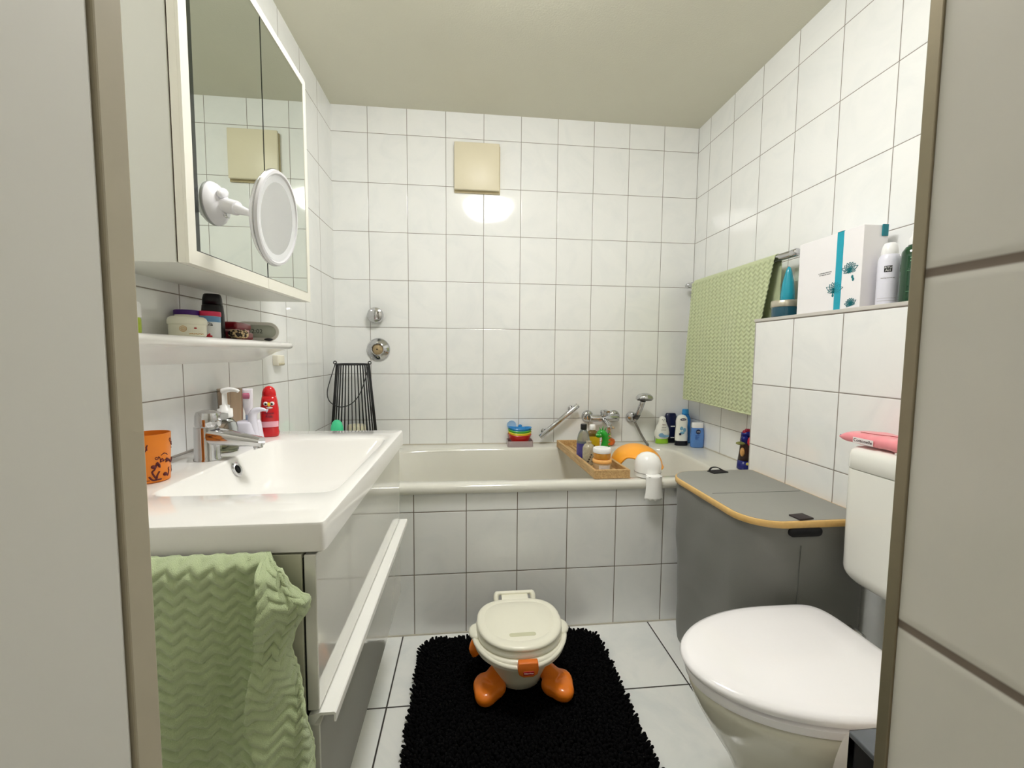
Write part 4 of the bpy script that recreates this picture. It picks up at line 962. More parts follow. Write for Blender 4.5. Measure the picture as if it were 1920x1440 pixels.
for dx_, dz_ in ((-0.007, 0.137), (0.007, 0.137), (0.0, 0.130)): ball(bm, (1.800 + dx_, -0.048 - 0.0165, RZ_ + dz_), 0.0022, 0.0012, 0.0020, 10)
obj('face_print', bm, MATS['black_dot'], q)
letters('lettering', 'Baby', 0.0105, (1.800, -0.0715, RZ_ + 0.110), mat('red_brown_ink', (110, 60, 40), 0.5), q)
bm = B(); 
for k in range(2): box(bm, 1.786 - 0.004 * k, 1.812, -0.0745 - .0003 * k, -0.0735, RZ_ + 0.092 - 0.014 * k, RZ_ + 0.0945 - 0.014 * k)
obj('printed_lines', bm, mat('grey_ink', (150, 146, 140), 0.5), q, smooth=0)
bm = B(); prism(bm, [(1.770, RZ_ + .050), (1.778, RZ_ + .060), (1.790, RZ_ + .062), (1.800, RZ_ + .052), (1.830, RZ_ + .048), (1.828, RZ_ + .042), (1.800, RZ_ + .036), (1.776, RZ_ + .040)], 'y', -0.0765, -0.0690); obj('wave_print', bm, mat('blue_wave', (120, 164, 196), 0.4), q, smooth=0)
t, q = bottle('navy_shower_gel', 'dark navy bottle standing on its cap between the two white corner bottles', 1.858, -0.030, [(0.0265, .030, .017, 2.6), (0.06, .029, .018, 2.6), (0.11, .033, .019, 2.6), (0.150, .034, .018, 2.8), (0.166, .028, .014, 3), (0.170, .024, .011, 3)], mat('navy', (12, 22, 62), 0.25, coat=0.3), [(0, .029, .0165, 2.6), (0.002, .030, .0175, 2.6), (0.026, .0295, .017, 2.6)], mat('black_blue_cap', (10, 12, 26), 0.3))
bm = B(); box(bm, 1.851, 1.877, -0.0495, -0.048, RZ_ + 0.092, RZ_ + 0.099, 0.0004); box(bm, 1.853, 1.875, -0.0490, -0.047, RZ_ + 0.028, RZ_ + 0.033, 0.0004); obj('white_print', bm, whitep, q, smooth=0)
t, q = bottle('kids_shampoo_bottle', 'white waisted bottle with dark oval badge and navy foot, front of the corner bottles', 1.884, -0.108, [(0.0265, .034, .018, 2.6), (0.05, .035, .019, 2.5), (0.085, .033, .018, 2.5), (0.105, .031, .018, 2.4), (0.135, .033, .0185, 2.3), (0.155, .029, .017, 2.2), (0.166, .020, .013), (0.1715, .006, .005), (0.172, .001, .001)], mat('milky_white', (236, 238, 230)), [(0, .034, .018, 2.6), (0.002, .0355, .0195, 2.6), (0.026, .0345, .0185, 2.6)], mat('black_blue_cap', (10, 12, 26)), -0.05)
bm = B(); ball(bm, (1.884, -0.1250, RZ_ + 0.146), 0.0175, 0.0022, 0.0075, 20); bd_ = obj('oval_badge', bm, mat('navy', (12, 22, 62)), q)
letters('lettering', 'Bübchen', 0.0070, (1.884, -0.1276, RZ_ + 0.146), whitep, bd_)
bm = B(); ball(bm, (1.876, -0.1252, RZ_ + 0.096), 0.010, 0.0022, 0.011, 14); ball(bm, (1.892, -0.1255, RZ_ + 0.088), 0.009, 0.0022, 0.013, 14); ball(bm, (1.880, -0.1256, RZ_ + 0.072), 0.014, 0.0022, 0.009, 14); obj('blue_picture', bm, mat('ice_blue_print', (120, 170, 196), 0.4, vary=0.3, scale=200), q)
bm = B(); box(bm, 1.862, 1.873, -0.1290, -0.1245, RZ_ + 0.060, RZ_ + 0.071, 0.0003, rot=0.0); obj('dark_square', bm, MATS['navy'], q, smooth=0)
t, q = bottle('tall_blue_bottle', 'tall bright blue bottle at the back of the corner bottles', 1.938, -0.045, [(0, .029, .017, 2.6), (0.003, .031, .019, 2.6), (0.14, .030, .018, 2.6), (0.160, .022, .015), (0.168, .019, .014)], mat('bright_blue', (20, 116, 190), 0.25, coat=0.3), [(0.1685, .0195, .0145), (0.188, .0185, .0135), (0.1945, .0165, .012)], mat('sky_blue_cap', (50, 150, 214), 0.3))
t, q = bottle('blue_lotion_bottle', 'short blue bottle with white cap and round navy badge at the right of the corner', 1.944, -0.165, [(0, .030, .016, 2.8), (0.004, .034, .019, 2.8), (0.06, .0355, .0195, 2.8), (0.098, .0325, .018, 2.8), (0.108, .030, .017, 2.8)], mat('periwinkle', (86, 134, 202), 0.25, coat=0.3), [(0.1085, .0300, .0168, 3), (0.110, .0310, .0175, 3), (0.133, .0295, .0165, 3), (0.1355, .028, .015, 3)], whitep, -0.1)
bm = B(); ball(bm, (1.940, -0.1840, RZ_ + 0.088), 0.0135, 0.0020, 0.0135, 20); bd_ = obj('round_badge', bm, MATS['navy'], q)
letters('lettering', 'NIVEA', 0.0072, (1.940, -0.1864, RZ_ + 0.088), whitep, bd_)
bm = B()
for k in range(3): box(bm, 1.922, 1.952 - 0.006 * k, -0.1855, -0.1845, RZ_ + 0.066 - k * 0.009, RZ_ + 0.069 - k * 0.009)
obj('printed_lines', bm, mat('mid_blue_ink', (40, 90, 170), 0.4), q, smooth=0)

# dark figure bottle behind the hamper
t = thing('figure_bottle', 'dark brown figure shaped toy bottle with red comb and green bill by the box wall', 'toy', (1.915, -0.60, RZ_))
fx_, fy_ = 1.921, -0.600
bm = B(); loft(bm, (fx_, fy_, RZ_), [(0, .030, .026, 2.6), (0.003, .033, .028, 2.6), (0.040, .030, .027, 2.4)]); obj('blue_base', bm, mat('royal_navy', (18, 26, 110), 0.3), t)
bm = B(); loft(bm, (fx_, fy_, RZ_), [(0.0402, .030, .0265, 2.4), (0.08, .026, .024), (0.11, .024, .023), (0.130, .025, .023), (0.148, .022, .020)]); obj('torso', bm, mat('dark_brown_plastic', (48, 22, 14), 0.35), t)
bm = B(); loft(bm, (fx_, fy_, RZ_), [(0.1482, .023, .021), (0.163, .021, .020), (0.170, .012, .012)]); loft(bm, (fx_ - 0.014, fy_ - 0.01, RZ_ + 0.118), [(0, .016, .014), (0.024, .016, .014), (0.032, .010, .009)]); obj('blue_cap', bm, mat('royal_navy', (18, 26, 110)), t)
bm = B(); ball(bm, (fx_ - 0.034, fy_ - 0.012, RZ_ + 0.1185), 0.022, 0.014, 0.007, 20); obj('green_bill', bm, mat('olive_bill', (128, 130, 70), 0.4), t)
bm = B(); ball(bm, (fx_ - 0.026, fy_ - 0.014, RZ_ + 0.080), 0.010, 0.009, 0.020, 20); obj('tan_beard', bm, mat('tan_plastic', (206, 154, 92), 0.4), t)
bm = B(); ball(bm, (fx_ - 0.002, fy_ - 0.026, RZ_ + 0.128), 0.011, 0.004, 0.019, 20); obj('red_ear', bm, mat('coral_red', (206, 50, 66), 0.4), t)
bm = B()
for k in range(4): ball(bm, (fx_ - 0.012 + k * 0.009, fy_ - 0.004, RZ_ + 0.166 + 0.006 * math.sin(k * 1.1)), 0.009, 0.009, 0.010, 14)
obj('red_comb', bm, mat('crimson', (140, 16, 46), 0.4), t)
bm = B(); ball(bm, (fx_ - 0.010, fy_ - 0.0285, RZ_ + 0.030), 0.0065, 0.003, 0.0065, 14); obj('yellow_button', bm, mat('yellow_button', (222, 206, 90), 0.4), t)
# ================================================================== BATH TOWEL on its rail, right wall
t = thing('wall_towel_rail', 'chrome towel rail on the right wall under the long green towel', 'towel rail', (W, -0.46, 1.485))
RXX, RZZ = 1.920, 1.489
bm = B(); cyl(bm, (RXX, -0.052, RZZ), (RXX, -0.838, RZZ), 0.0140, seg=28, bev=0.002); obj('bar', bm, chrome, t)
for y in (-0.062, -0.822):
    bm = B(); cyl(bm, (RXX, y, RZZ), (W, y, RZZ), 0.0090, seg=20); lathe(bm, [(0.018, 0), (0.018, 0.006), (0.010, 0.009)], (W, y, RZZ), 24, (-1, 0, 0)); cyl(bm, (RXX, y - 0.014, RZZ), (RXX, y + 0.014, RZZ), 0.0150, seg=28, bev=0.002); obj('bracket', fin(bm), chrome, t)
t = thing('bath_towel', 'long pale green zigzag ribbed towel draped over the rail on the right wall', 'towel', (RXX, -0.42, 0.86))
green2 = mat('green_terry_bright', (196, 206, 162), 0.95, vary=0.07, scale=60, bump=0.8, bscale=900, sheen=0.4)
bm = B(); grid = []
NV, NU = 320, 220
back = 0.30; arc = PI * 0.0155; front = 0.625; tot = back + arc + front
for j in range(NV + 1):
    s = tot * j / NV; row = []
    for i in range(NU + 1):
        u = i / NU
        if s < back: z = RZZ - (back - s); xo = 0.0155; d = 0
        elif s < back + arc: a = (s - back) / 0.0155; z = RZZ + 0.0155 * math.sin(a); xo = 0.0155 * math.cos(a); d = 0
        else: d = s - back - arc; z = RZZ - d; xo = -0.0155
        yl = -0.142 + (0.058) * min(1, d / 0.55) ** 0.8; yr = (-0.748 + 0.052 * min(1, d / 0.26)) if d > 0 else -0.738
        z -= 0.012 * u * (d > 0) * min(1, d / .3) 
        y = yl + (yr - yl) * u
        w = min(1, d / 0.25)
        fold = 0.0035 * w * math.sin(y * 30 + 1.2 + d * 2) + 0.004 * w * math.sin(y * 13)
        r = ribs(y + 0.002 * math.sin(z * 20), z, per=0.030, rib=0.0190, amp=0.014) * 0.0042
        x = RXX + xo + (-(0.006 + r) + fold - 0.006 * w if d > 0 else 0)
        # near the left hem the cloth turns back towards the wall
        if d > 0: x += 0.022 * max(0, 1 - u / 0.07) ** 2 * w
        row.append(Vector((min(x, W - 0.012), y, z)))
    grid.append(row)
vs = [[bm.verts.new(p) for p in row] for row in grid]
for j in range(NV):
    for i in range(NU): bm.faces.new((vs[j][i], vs[j][i + 1], vs[j + 1][i + 1], vs[j + 1][i]))
fin(bm); o_ = obj('cloth', bm, green2, t, smooth=80); md = o_.modifiers.new('thickness', 'SOLIDIFY'); md.thickness = 0.003; md.offset = 0
hp = [grid[NV][i] for i in range(0, NU + 1, 4)]
bm = B(); tube(bm, [p + Vector((0, 0, 0.001)) for p in hp], 0.0035, 8); obj('hem', bm, mat('green_hem_bright', (206, 214, 174), 0.9, bump=0.6, bscale=700), t)

# ================================================================== THINGS ON THE TILED LEDGE
LZ_ = 1.2508
teal = mat('teal_plastic', (18, 152, 176), 0.25, coat=0.4, vary=0.04)
dteal = mat('dark_teal_glass', (6, 72, 92), 0.12, coat=0.6, vary=0.15, scale=40)
t = thing('body_cream_pot', 'dark teal jar with silver band at the far end of the tiled ledge', 'jar', (1.913, -0.796, LZ_))
bm = B(); lathe(bm, [(0.040, 0), (0.0450, 0.003), (0.0460, 0.034), (0.0455, 0.038)], (1.913, -0.796, LZ_), 44); obj('jar', fin(bm), dteal, t)
bm = B(); lathe(bm, [(0.0470, 0.0383), (0.0480, 0.040), (0.0480, 0.060), (0.0460, 0.0625), (0.001, 0.063)], (1.913, -0.796, LZ_), 44); obj('lid', fin(bm), mat('satin_silver', (206, 200, 184), 0.28, 0.85, vary=0.03), t)
t = thing('teal_tube', 'bright teal tapered tube standing on the silver lid of the dark jar', 'tube', (1.918, -0.800, LZ_ + 0.0635))
bm = B(); loft(bm, (1.918, -0.800, LZ_ + 0.0635), [(0, .0235, .0235), (0.003, .0245, .0245), (0.028, .0240, .0235), (0.07, .0210, .0190, 2.2), (0.105, .0165, .012, 2.3), (0.122, .0125, .007, 2.4), (0.127, .009, .003, 2.6)], rot=0.9); obj('tube', fin(bm), teal, t)
t = thing('clear_box', 'pale translucent plastic box behind the teal tube on the ledge', 'box', (1.966, -0.840, LZ_))
bm = B(); box(bm, 1.9725, 1.9800, -0.885, -0.760, LZ_, LZ_ + 0.195, 0.003); obj('panel', bm, mat('frosted_green_plastic', (206, 214, 198), 0.3, trans=0.2), t)

gy0, gy1, gx0, gx1, gz1 = -1.148, -0.906, 1.870, 1.950, 1.494
t = thing('gift_box', 'large white gift box with teal ribbon and teal lotus flowers on the ledge', 'gift box', ((gx0 + gx1) / 2, (gy0 + gy1) / 2, LZ_))
card = mat('white_card', (238, 236, 238), 0.45, vary=0.01)
bm = B(); box(bm, gx0, gx1, gy0, gy1, LZ_, gz1, 0.0012); bx_ = obj('carton', bm, card, t, smooth=0)
bm = B(); box(bm, gx0 - 0.0012, gx0 + 0.001, -1.0815, -1.0585, LZ_ + 0.0005, gz1 + 0.0012); box(bm, gx0 - 0.0012, gx1 + 0.0012, -1.0815, -1.0585, gz1 - 0.0005, gz1 + 0.0012); obj('ribbon', bm, mat('teal_ribbon', (20, 160, 184), 0.35, vary=0.06, scale=90), bx_, smooth=0)
ink = mat('teal_ink', (0, 112, 122), 0.5)
def lotus(cy_, cz_, s, nm='lotus_print', tilt=0.0, part=0):
    bm = B(); X_ = gx0 - 0.0006
    def petal(ang, ln, wd, solid, sh=0):
        pts = []
        for k in range(15):
            u = k / 14; w = wd * math.sin(PI * u ** 0.8) ; pts.append((u * ln, w))
        outl = [(a, w) for a, w in pts] + [(a, -w) for a, w in reversed(pts[1:-1])]
        P = []
        for a, w in outl:
            y = -(a * math.cos(ang) - w * math.sin(ang)) * s; z = (a * math.sin(ang) + w * math.cos(ang)) * s + sh * s
            P.append(Vector((X_, cy_ + y, cz_ + z)))
        if solid:
            c_ = sum(P, Vector()) / len(P); v = [bm.verts.new(p) for p in P]
            try: bm.faces.new(v)
            except ValueError: pass
        else: tube(bm, P, 0.00085, 5, closed=True)
    for k, ang in enumerate((20, 45, 68, 90, 112, 135, 160)): petal(math.radians(ang + tilt), 1.0 if 30 < ang < 150 else 1.15, 0.24, False)
    for ang in (-14, 4, 176, 194): petal(math.radians(ang + tilt), 0.80, 0.17, False, 0.02)
    for ang in (215, 250, 290, 325): petal(math.radians(ang + tilt), 0.42, 0.10, True, 0.02)
    for ang in (56, 80, 102, 126): petal(math.radians(ang + tilt), 0.45, 0.12, True)
    return obj(nm, fin(bm), ink, bx_, smooth=0)
lotus(-1.108, 1.3665, 0.026)
lotus(-1.056, 1.312, 0.029, tilt=-8)
lotus(-1.118, 1.2625, 0.019, tilt=12)
for yy_, zz_ in ((-1.1185, 1.346), (-1.0525, 1.298), (-1.1215, 1.338)):
    bm = B(); ball(bm, (gx0 - 0.0004, yy_, zz_), 0.0006, 0.004, 0.0055, 14); obj('bud_print', bm, ink, bx_)
letters('lettering', 'a relaxing ceremony\nto enjoy at home', 0.0062, (gx0 - 0.0004, -1.018, 1.3735), mat('grey_print', (120, 122, 124), 0.5), bx_, rz=-PI / 2)
bm = B(); box(bm, 1.9585, 1.9605, -1.168, -1.150, 1.30, 1.5075, 0.0004); box(bm, 1.9505, 1.9585, -1.140, -1.02, 1.25, 1.50)
bm.free()
bm = B(); box(bm, gx1 - 0.022, gx1 - 0.004, gy0 - 0.004, gy0 - 0.0005, 1.462, 1.4960, 0.0004); obj('ribbon_end', bm, mat('deep_teal_ribbon', (4, 118, 132), 0.4), bx_, smooth=0)
# white foam can, green bottle
t = thing('foam_can', 'white shower foam spray can with domed cap beside the gift box', 'spray can', (1.921, -1.181, LZ_))
kx, ky = 1.918, -1.186
bm = B(); lathe(bm, [(0.0235, 0), (0.0255, 0.002), (0.0260, 0.005), (0.0260, 0.128), (0.0240, 0.139), (0.0205, 0.146)], (kx, ky, LZ_), 48); cn = obj('can', fin(bm), mat('lilac_white_can', (226, 226, 238), 0.22, vary=0.01, coat=0.4), t)
bm = B(); lathe(bm, [(0.0192, 0.1462), (0.0196, 0.148), (0.0190, 0.160), (0.0165, 0.172), (0.0135, 0.178), (0.011, 0.1800), (0.001, 0.1805)], (kx, ky, LZ_), 40); obj('cap', fin(bm), whitep, t)
def onc(a, z, r=0.0263): return Vector((kx + r * math.cos(a), ky + r * math.sin(a), LZ_ + z))
A_ = -2.45
bm = B()
for k in range(6):
    pass
n = 6; lo = [bm.verts.new(onc(A_ + (k - 3) * 0.115, 0.094, .02625)) for k in range(7)]; hi = [bm.verts.new(onc(A_ + (k - 3) * 0.115, 0.112, .02625)) for k in range(7)]
for k in range(6): bm.faces.new((lo[k], lo[k + 1], hi[k + 1], hi[k]))
bl = obj('black_label', bm, mat('label_black', (14, 14, 16), 0.4), cn)
letters('lettering', 'RITU\nALS', 0.0078, onc(A_, 0.103, 0.0266), whitep, bl, rz=A_ + PI / 2, wrap=0.0266)
letters('lettering', 'foaming shower gel', 0.0042, onc(A_, 0.078, 0.0263), MATS['grey_ink'], cn, rz=A_ + PI / 2, wrap=0.0263)
bm = B()
for z in (0.020, 0.013):
    tube(bm, [onc(A_ - 0.9 + 0.1 * k, z, 0.0261) for k in range(19)], 0.0004, 5)
obj('printed_lines', bm, MATS['grey_ink'], cn)
t = thing('green_glass_bottle', 'dark green bottle with white pump cap at the near end of the ledge', 'bottle', (1.922, -1.252, LZ_))
kx, ky = 1.920, -1.254
bm = B(); lathe(bm, [(0.0265, 0), (0.0285, 0.002), (0.0290, 0.006), (0.0290, 0.125), (0.0270, 0.140), (0.020, 0.153), (0.012, 0.158)], (kx, ky, LZ_), 48); cn = obj('bottle', fin(bm), mat('bottle_green', (8, 58, 30), 0.08, vary=0.2, scale=30, coat=0.6), t)
bm = B(); lathe(bm, [(0.0150, 0.158), (0.0155, 0.160), (0.0150, 0.176), (0.010, 0.182), (0.008, 0.196), (0.001, 0.198)], (kx, ky, LZ_), 32); obj('cap', fin(bm), whitep, t)
bm = B()
for z, w in ((0.030, 0.9), (0.086, 0.9)): tube(bm, [onc(A_ - w / 2 + w * k / 12, z, 0.0292) for k in range(13)], 0.0004, 5)
for i in range(3):
    for j in range(2): ball(bm, onc(A_ + (i - 1) * 0.22, 0.112 + j * 0.008, 0.0292), 0.0016, 0.0016, 0.0020, 8)
obj('pale_print', bm, mat('pale_green_ink', (120, 160, 130), 0.4), cn)

# ================================================================== HAMPER
HX0, HX1, HY0, HY1, HZ = 1.488, 1.858, -1.248, -0.728, 0.645
t = thing('laundry_hamper', 'tall grey fabric laundry hamper with wood rimmed lid beside the box wall', 'laundry hamper', ((HX0 + HX1) / 2, (HY0 + HY1) / 2, 0))
fab = mat('grey_canvas', (116, 116, 112), 0.7, vary=0.06, scale=14, bump=0.5, bscale=800, sheen=0.2)
bm = B(); rr = []
def dsh(x0, x1, y0, y1, r, z, wr=0.0):   # front (left) corners are round, the wall side is straight
    out = []
    for (cx_, cy_, a0, rad) in ((x1 - .012, y1 - .012, 0, .012), (x0 + r, y1 - r, PI / 2, r), (x0 + r, y0 + r, PI, r), (x1 - .012, y0 + .012, 1.5 * PI, .012)):
        for k in range(11):
            a = a0 + PI / 2 * k / 10; out.append(Vector((cx_ + rad * math.cos(a), cy_ + rad * math.sin(a), z)))
    if wr:
        c_ = Vector(((x0 + x1) / 2, (y0 + y1) / 2, z))
        for i, p in enumerate(out):
            n_ = (p - c_); n_.z = 0; out[i] = p + n_.normalized() * wr * math.sin(i * 0.9 + z * 40) * math.sin(z * 13 + i * .4)
    return out
def dense(r):
    ref = dsh(HX0, HX1, HY0, HY1, 0.1, 0); out = []
    for i in range(len(r)):
        a, b = r[i], r[(i + 1) % len(r)]
        m_ = max(1, int((ref[i] - ref[(i + 1) % len(r)]).length / 0.03))
        for k in range(m_): out.append(a.lerp(b, k / m_))
    return out
for k in range(26):
    z = 0.002 + (HZ - 0.030) * k / 25
    s = 0.016 * (1 - k / 25) 
    r_ = dense(dsh(HX0 + s + 0.006, HX1 - 0.006, HY0 + s * 0.5 + 0.006, HY1 - s - 0.002, 0.105, z))
    if k not in (0, 25):
        c_ = Vector(((HX0 + HX1) / 2, (HY0 + HY1) / 2, z))
        r_ = [p + (Vector((p.x, p.y, z)) - c_).normalized() * (0.0022 * math.sin(p.y * 31 + z * 17) + 0.0016 * math.sin(p.x * 41 + z * 37)) * (1 if p.x < HX1 - 0.02 else 0) for p in r_]
    rr.append(r_)
rings(bm, rr); fin(bm); bdy = obj('fabric_body', bm, fab, t, smooth=60)
bm = B(); rings(bm, [dense(dsh(HX0 + a, HX1 - a, HY0 + a, HY1 - a, 0.11 - a, z)) for a, z in ((0.001, HZ - 0.0275), (-0.001, HZ - 0.026), (-0.001, HZ - 0.010), (0.001, HZ - 0.0085), (0.007, HZ - 0.0080))], cap1=False); fin(bm)
bam = mat('bamboo', (216, 176, 108), 0.4, vary=0.12, scale=70, coat=0.2); ld = obj('lid_rim', bm, bam, t, smooth=60)
bm = B(); rings(bm, [dense(dsh(HX0 + a, HX1 - a, HY0 + a, HY1 - a, 0.105 - a, z)) for a, z in ((0.004, HZ - 0.026), (0.0062, HZ - 0.0075), (0.009, HZ - 0.0065))]); fin(bm); obj('lid_top', bm, mat('grey_canvas_lid', (148, 148, 142), 0.7, vary=0.05, scale=10, bump=0.4, bscale=800), t, smooth=30)
bm = B(); tube(bm, [(HX0 + 0.03, -1.005, HZ - 0.0062), (HX1 - 0.02, -1.005, HZ - 0.0062)], 0.0008, 4); obj('lid_seam', bm, mat('thread_grey', (110, 112, 108), 0.8), ld)
vel = mat('black_webbing', (26, 24, 26), 0.8, vary=0.2, scale=200, bump=0.4)
bm = B(); box(bm, 1.655, 1.725, -0.780, -0.742, HZ - 0.0065, HZ - 0.0025, 0.001, rot=0.2); tube(bm, [(1.66, -0.752, HZ - 0.003), (1.675, -0.742, HZ + 0.006), (1.70, -0.738, HZ + 0.006), (1.72, -0.748, HZ - 0.003)], 0.0042, 8, smooth=4, flat=0.5); obj('pull_loop', bm, vel, ld)
bm = B(); box(bm, 1.630, 1.678, -1.242, -1.205, HZ - 0.0065, HZ - 0.0020, 0.001, rot=0.12); obj('pull_loop', bm, mat('brown_webbing', (52, 44, 44), 0.7, vary=0.2, scale=200), ld)
bm = B()
pts = rrect(-0.050, 0.050, -0.0125, 0.0125, 0.0120)
prism(bm, [(1.650 + x, HZ - 0.0395 + z) for x, z in pts], 'y', HY0 - 0.0015, HY0 + 0.012); obj('rim_shadow', bm, mat('rim_shadow_black', (12, 12, 14), 0.9), bdy)  # black inset painting the soft shadow under the lid rim
bm = B(); tube(bm, [Vector((1.640, HY0 + 0.003, HZ - 0.08)), Vector((1.640, HY0 + 0.010, 0.30)), Vector((1.64, HY0 + 0.016, 0.01))], 0.0012, 6); obj('body_seam', bm, mat('seam_dark', (84, 86, 82), 0.8), bdy)

# ================================================================== CISTERN and wipes
QX0, QY0, QY1, QZ0, QZ1 = 1.722, -1.655, -1.279, 0.478, 0.864
plast = mat('cistern_plastic', (238, 238, 232), 0.22, vary=0.006, coat=0.3)
t = thing('cistern', 'white plastic toilet cistern mounted on the tiled box wall', 'cistern', ((QX0 + XB) / 2, (QY0 + QY1) / 2, QZ0))
def qr(x0, y0, y1, z, r): return [Vector((x, y, z)) for x, y in ([(XB - 0.0005, y1), *[(x0 + r - r * math.sin(PI / 2 * k / 8), y1 - r + r * math.cos(PI / 2 * k / 8)) for k in range(9)], *[(x0 + r - r * math.cos(PI / 2 * k / 8), y0 + r - r * math.sin(PI / 2 * k / 8)) for k in range(9)], (XB - 0.0005, y0)])]
bm = B(); rr = []
for k in range(9):
    a = PI / 2 * k / 8; q_ = 0.055 * (1 - math.sin(a)); rr.append(qr(QX0 + q_ * 1.2, QY0 + q_, QY1 - q_, QZ0 + 0.055 * (1 - math.cos(a)), 0.03))
rr.append(qr(QX0 - 0.001, QY0, QY1, QZ1 - 0.062, 0.028)); rings(bm, rr); fin(bm); obj('tank', bm, plast, t, smooth=50)
bm = B(); rr = []
for z, d in ((QZ1 - 0.0605, 0.001), (QZ1 - 0.058, -0.0015), (QZ1 - 0.024, -0.001), (QZ1 - 0.012, 0.002), (QZ1 - 0.004, 0.009), (QZ1 - 0.0005, 0.02), (QZ1, 0.032)): rr.append(qr(QX0 + d, QY0 + d * .8, QY1 - d * .8, z, 0.028))
rings(bm, rr); fin(bm); ld = obj('tank_lid', bm, plast, t, smooth=50)
bm = B(); box(bm, 1.735, 1.80, -1.53, -1.40, QZ1 - 0.0005, QZ1 + 0.004, 0.0015); obj('flush_button', bm, plast, t)
t = thing('wet_wipes_pack', 'pink pack of moist toilet wipes lying on top of the cistern', 'wipes pack', (1.79, -1.36, QZ1))
pink = mat('pink_foil', (240, 148, 156), 0.30, vary=0.08, scale=18, bump=0.3, bscale=40, coat=0.3)
bm = B(); rr = []
for k in range(31):
    s = k / 30; y = -1.250 - 0.25 * s; e = min(1, s / 0.14, (1 - s) / 0.10)
    hw = 0.052 * (0.97 + 0.03 * math.sin(min(1, e) * PI / 2)) + 0.001 * math.sin(s * 55); hz = 0.004 + 0.0135 * math.sin(min(1, e) * PI / 2) ** 0.6 + 0.0014 * math.sin(s * 34)
    ring_ = []
    for q in range(28):
        a = 2 * PI * q / 28; c_, s_ = math.cos(a), math.sin(a)
        ring_.append(Vector((1.782 + math.copysign(abs(c_) ** .6, c_) * hw, y, QZ1 + 0.0185 + 0.006 * (1 - e) * 0 + math.copysign(abs(s_) ** .7, s_) * hz - (0.0 if e >= 1 else (1 - e) * 0.002))))
    rr.append(ring_)
rings(bm, rr); fin(bm)
for v in bm.verts: v.co.z = max(v.co.z, QZ1 + 0.0048)
pk = obj('pouch', bm, pink, t, smooth=60)
bm = B()
for v_ in (0,):
    tt = bmesh.new(); box(tt, -0.0006, 0.0006, -1.352, -1.296, QZ1 + 0.0085, QZ1 + 0.0235, 0.0003)
    merge(bm, tt, 0, Matrix.Translation((1.7276, 0, 0)))
lb_ = obj('white_label', bm, mat('label_white', (240, 232, 232), 0.4), pk, smooth=0)
letters('lettering', 'Cottonelle', 0.0118, (1.7268, -1.324, QZ1 + 0.0162), mat('ink_dark_red', (60, 20, 30), 0.5), lb_, rz=-PI / 2)
bm = B(); tube(bm, [(1.745, -1.30, QZ1 + 0.0365), (1.75, -1.34, QZ1 + 0.0372), (1.77, -1.37, QZ1 + 0.0372), (1.765, -1.42, QZ1 + 0.0372)], 0.0008, 5, smooth=4); tube(bm, [(1.79, -1.36, QZ1 + 0.0375), (1.78, -1.40, QZ1 + 0.0375), (1.80, -1.43, QZ1 + 0.0372)], 0.0008, 5, smooth=4); obj('red_lines', bm, mat('label_red', (170, 50, 50)), pk)
bm = B(); box(bm, 1.732, 1.800, -1.262, -1.249, QZ1 + 0.0150, QZ1 + 0.0215, 0.002, rot=0.05); obj('foil_seam', bm, mat('violet_foil', (110, 70, 120), 0.3, 0.3, vary=0.4, scale=60), pk)

# ================================================================== TOILET
porc = mat('toilet_porcelain', (226, 224, 208), 0.10, vary=0.006, coat=0.5)
seatm = mat('seat_white', (246, 244, 246), 0.16, vary=0.004, coat=0.3)
t = thing('toilet', 'white floor standing toilet with closed lid in front of the cistern', 'toilet', (1.50, -1.463, 0))
TYc = -1.463
def egg(tip, back, hw, z, n=72, bw=0.90, cx_=1.49):
    out = []
    for k in range(n):
        a = 2 * PI * k / n; c_, s_ = math.cos(a), math.sin(a)
        if c_ < 0: x = cx_ + c_ * (cx_ - tip); y = s_ * hw * (1 - 0.02 * abs(c_))
        else:
            x = cx_ + math.copysign(abs(c_) ** 0.24, c_) * (back - cx_); y = math.copysign(abs(s_) ** 0.30, s_) * hw * (1 - (1 - bw) * abs(c_) ** 2)
        out.append(Vector((x, TYc + y, z)))
    return out
bm = B()
rings(bm, [egg(1.300, 1.70, .128, 0.0, cx_=1.52), egg(1.297, 1.70, .129, 0.012, cx_=1.52), egg(1.325, 1.68, .106, 0.055, cx_=1.52), egg(1.325, 1.67, .104, 0.13, cx_=1.52), egg(1.295, 1.67, .116, 0.19, cx_=1.52), egg(1.250, 1.68, .143, 0.26), egg(1.222, 1.69, .162, 0.31), egg(1.208, 1.70, .172, 0.345), egg(1.204, 1.705, .174, 0.362), egg(1.208, 1.705, .171, 0.3685), egg(1.23, 1.69, .150, 0.370)]); fin(bm)
obj('bowl', bm, porc, t, smooth=60)
bm = B(); rings(bm, [egg(1.212, 1.655, .162, 0.3705, bw=.93), egg(1.212, 1.655, .162, 0.3745, bw=.93), egg(1.197, 1.657, .177, 0.3765, bw=.93), egg(1.196, 1.657, .178, 0.392, bw=.93), egg(1.200, 1.655, .173, 0.3960, bw=.93), egg(1.216, 1.655, .158, 0.3965, bw=.93)]); fin(bm); obj('seat_ring', bm, seatm, t, smooth=50)
bm = B(); rings(bm, [egg(1.210, 1.656, .160, 0.3970, bw=.93), egg(1.210, 1.656, .160, 0.4020, bw=.93), egg(1.188, 1.661, .180, 0.4040, bw=.93), egg(1.184, 1.662, .182, 0.413, bw=.93), egg(1.188, 1.660, .179, 0.4195, bw=.93), egg(1.200, 1.654, .170, 0.4235, bw=.93), egg(1.23, 1.64, .152, 0.4265, bw=.93), egg(1.31, 1.58, .10, 0.4275), egg(1.42, 1.52, .03, 0.428)]); fin(bm); obj('lid', bm, seatm, t, smooth=60)
bm = B()
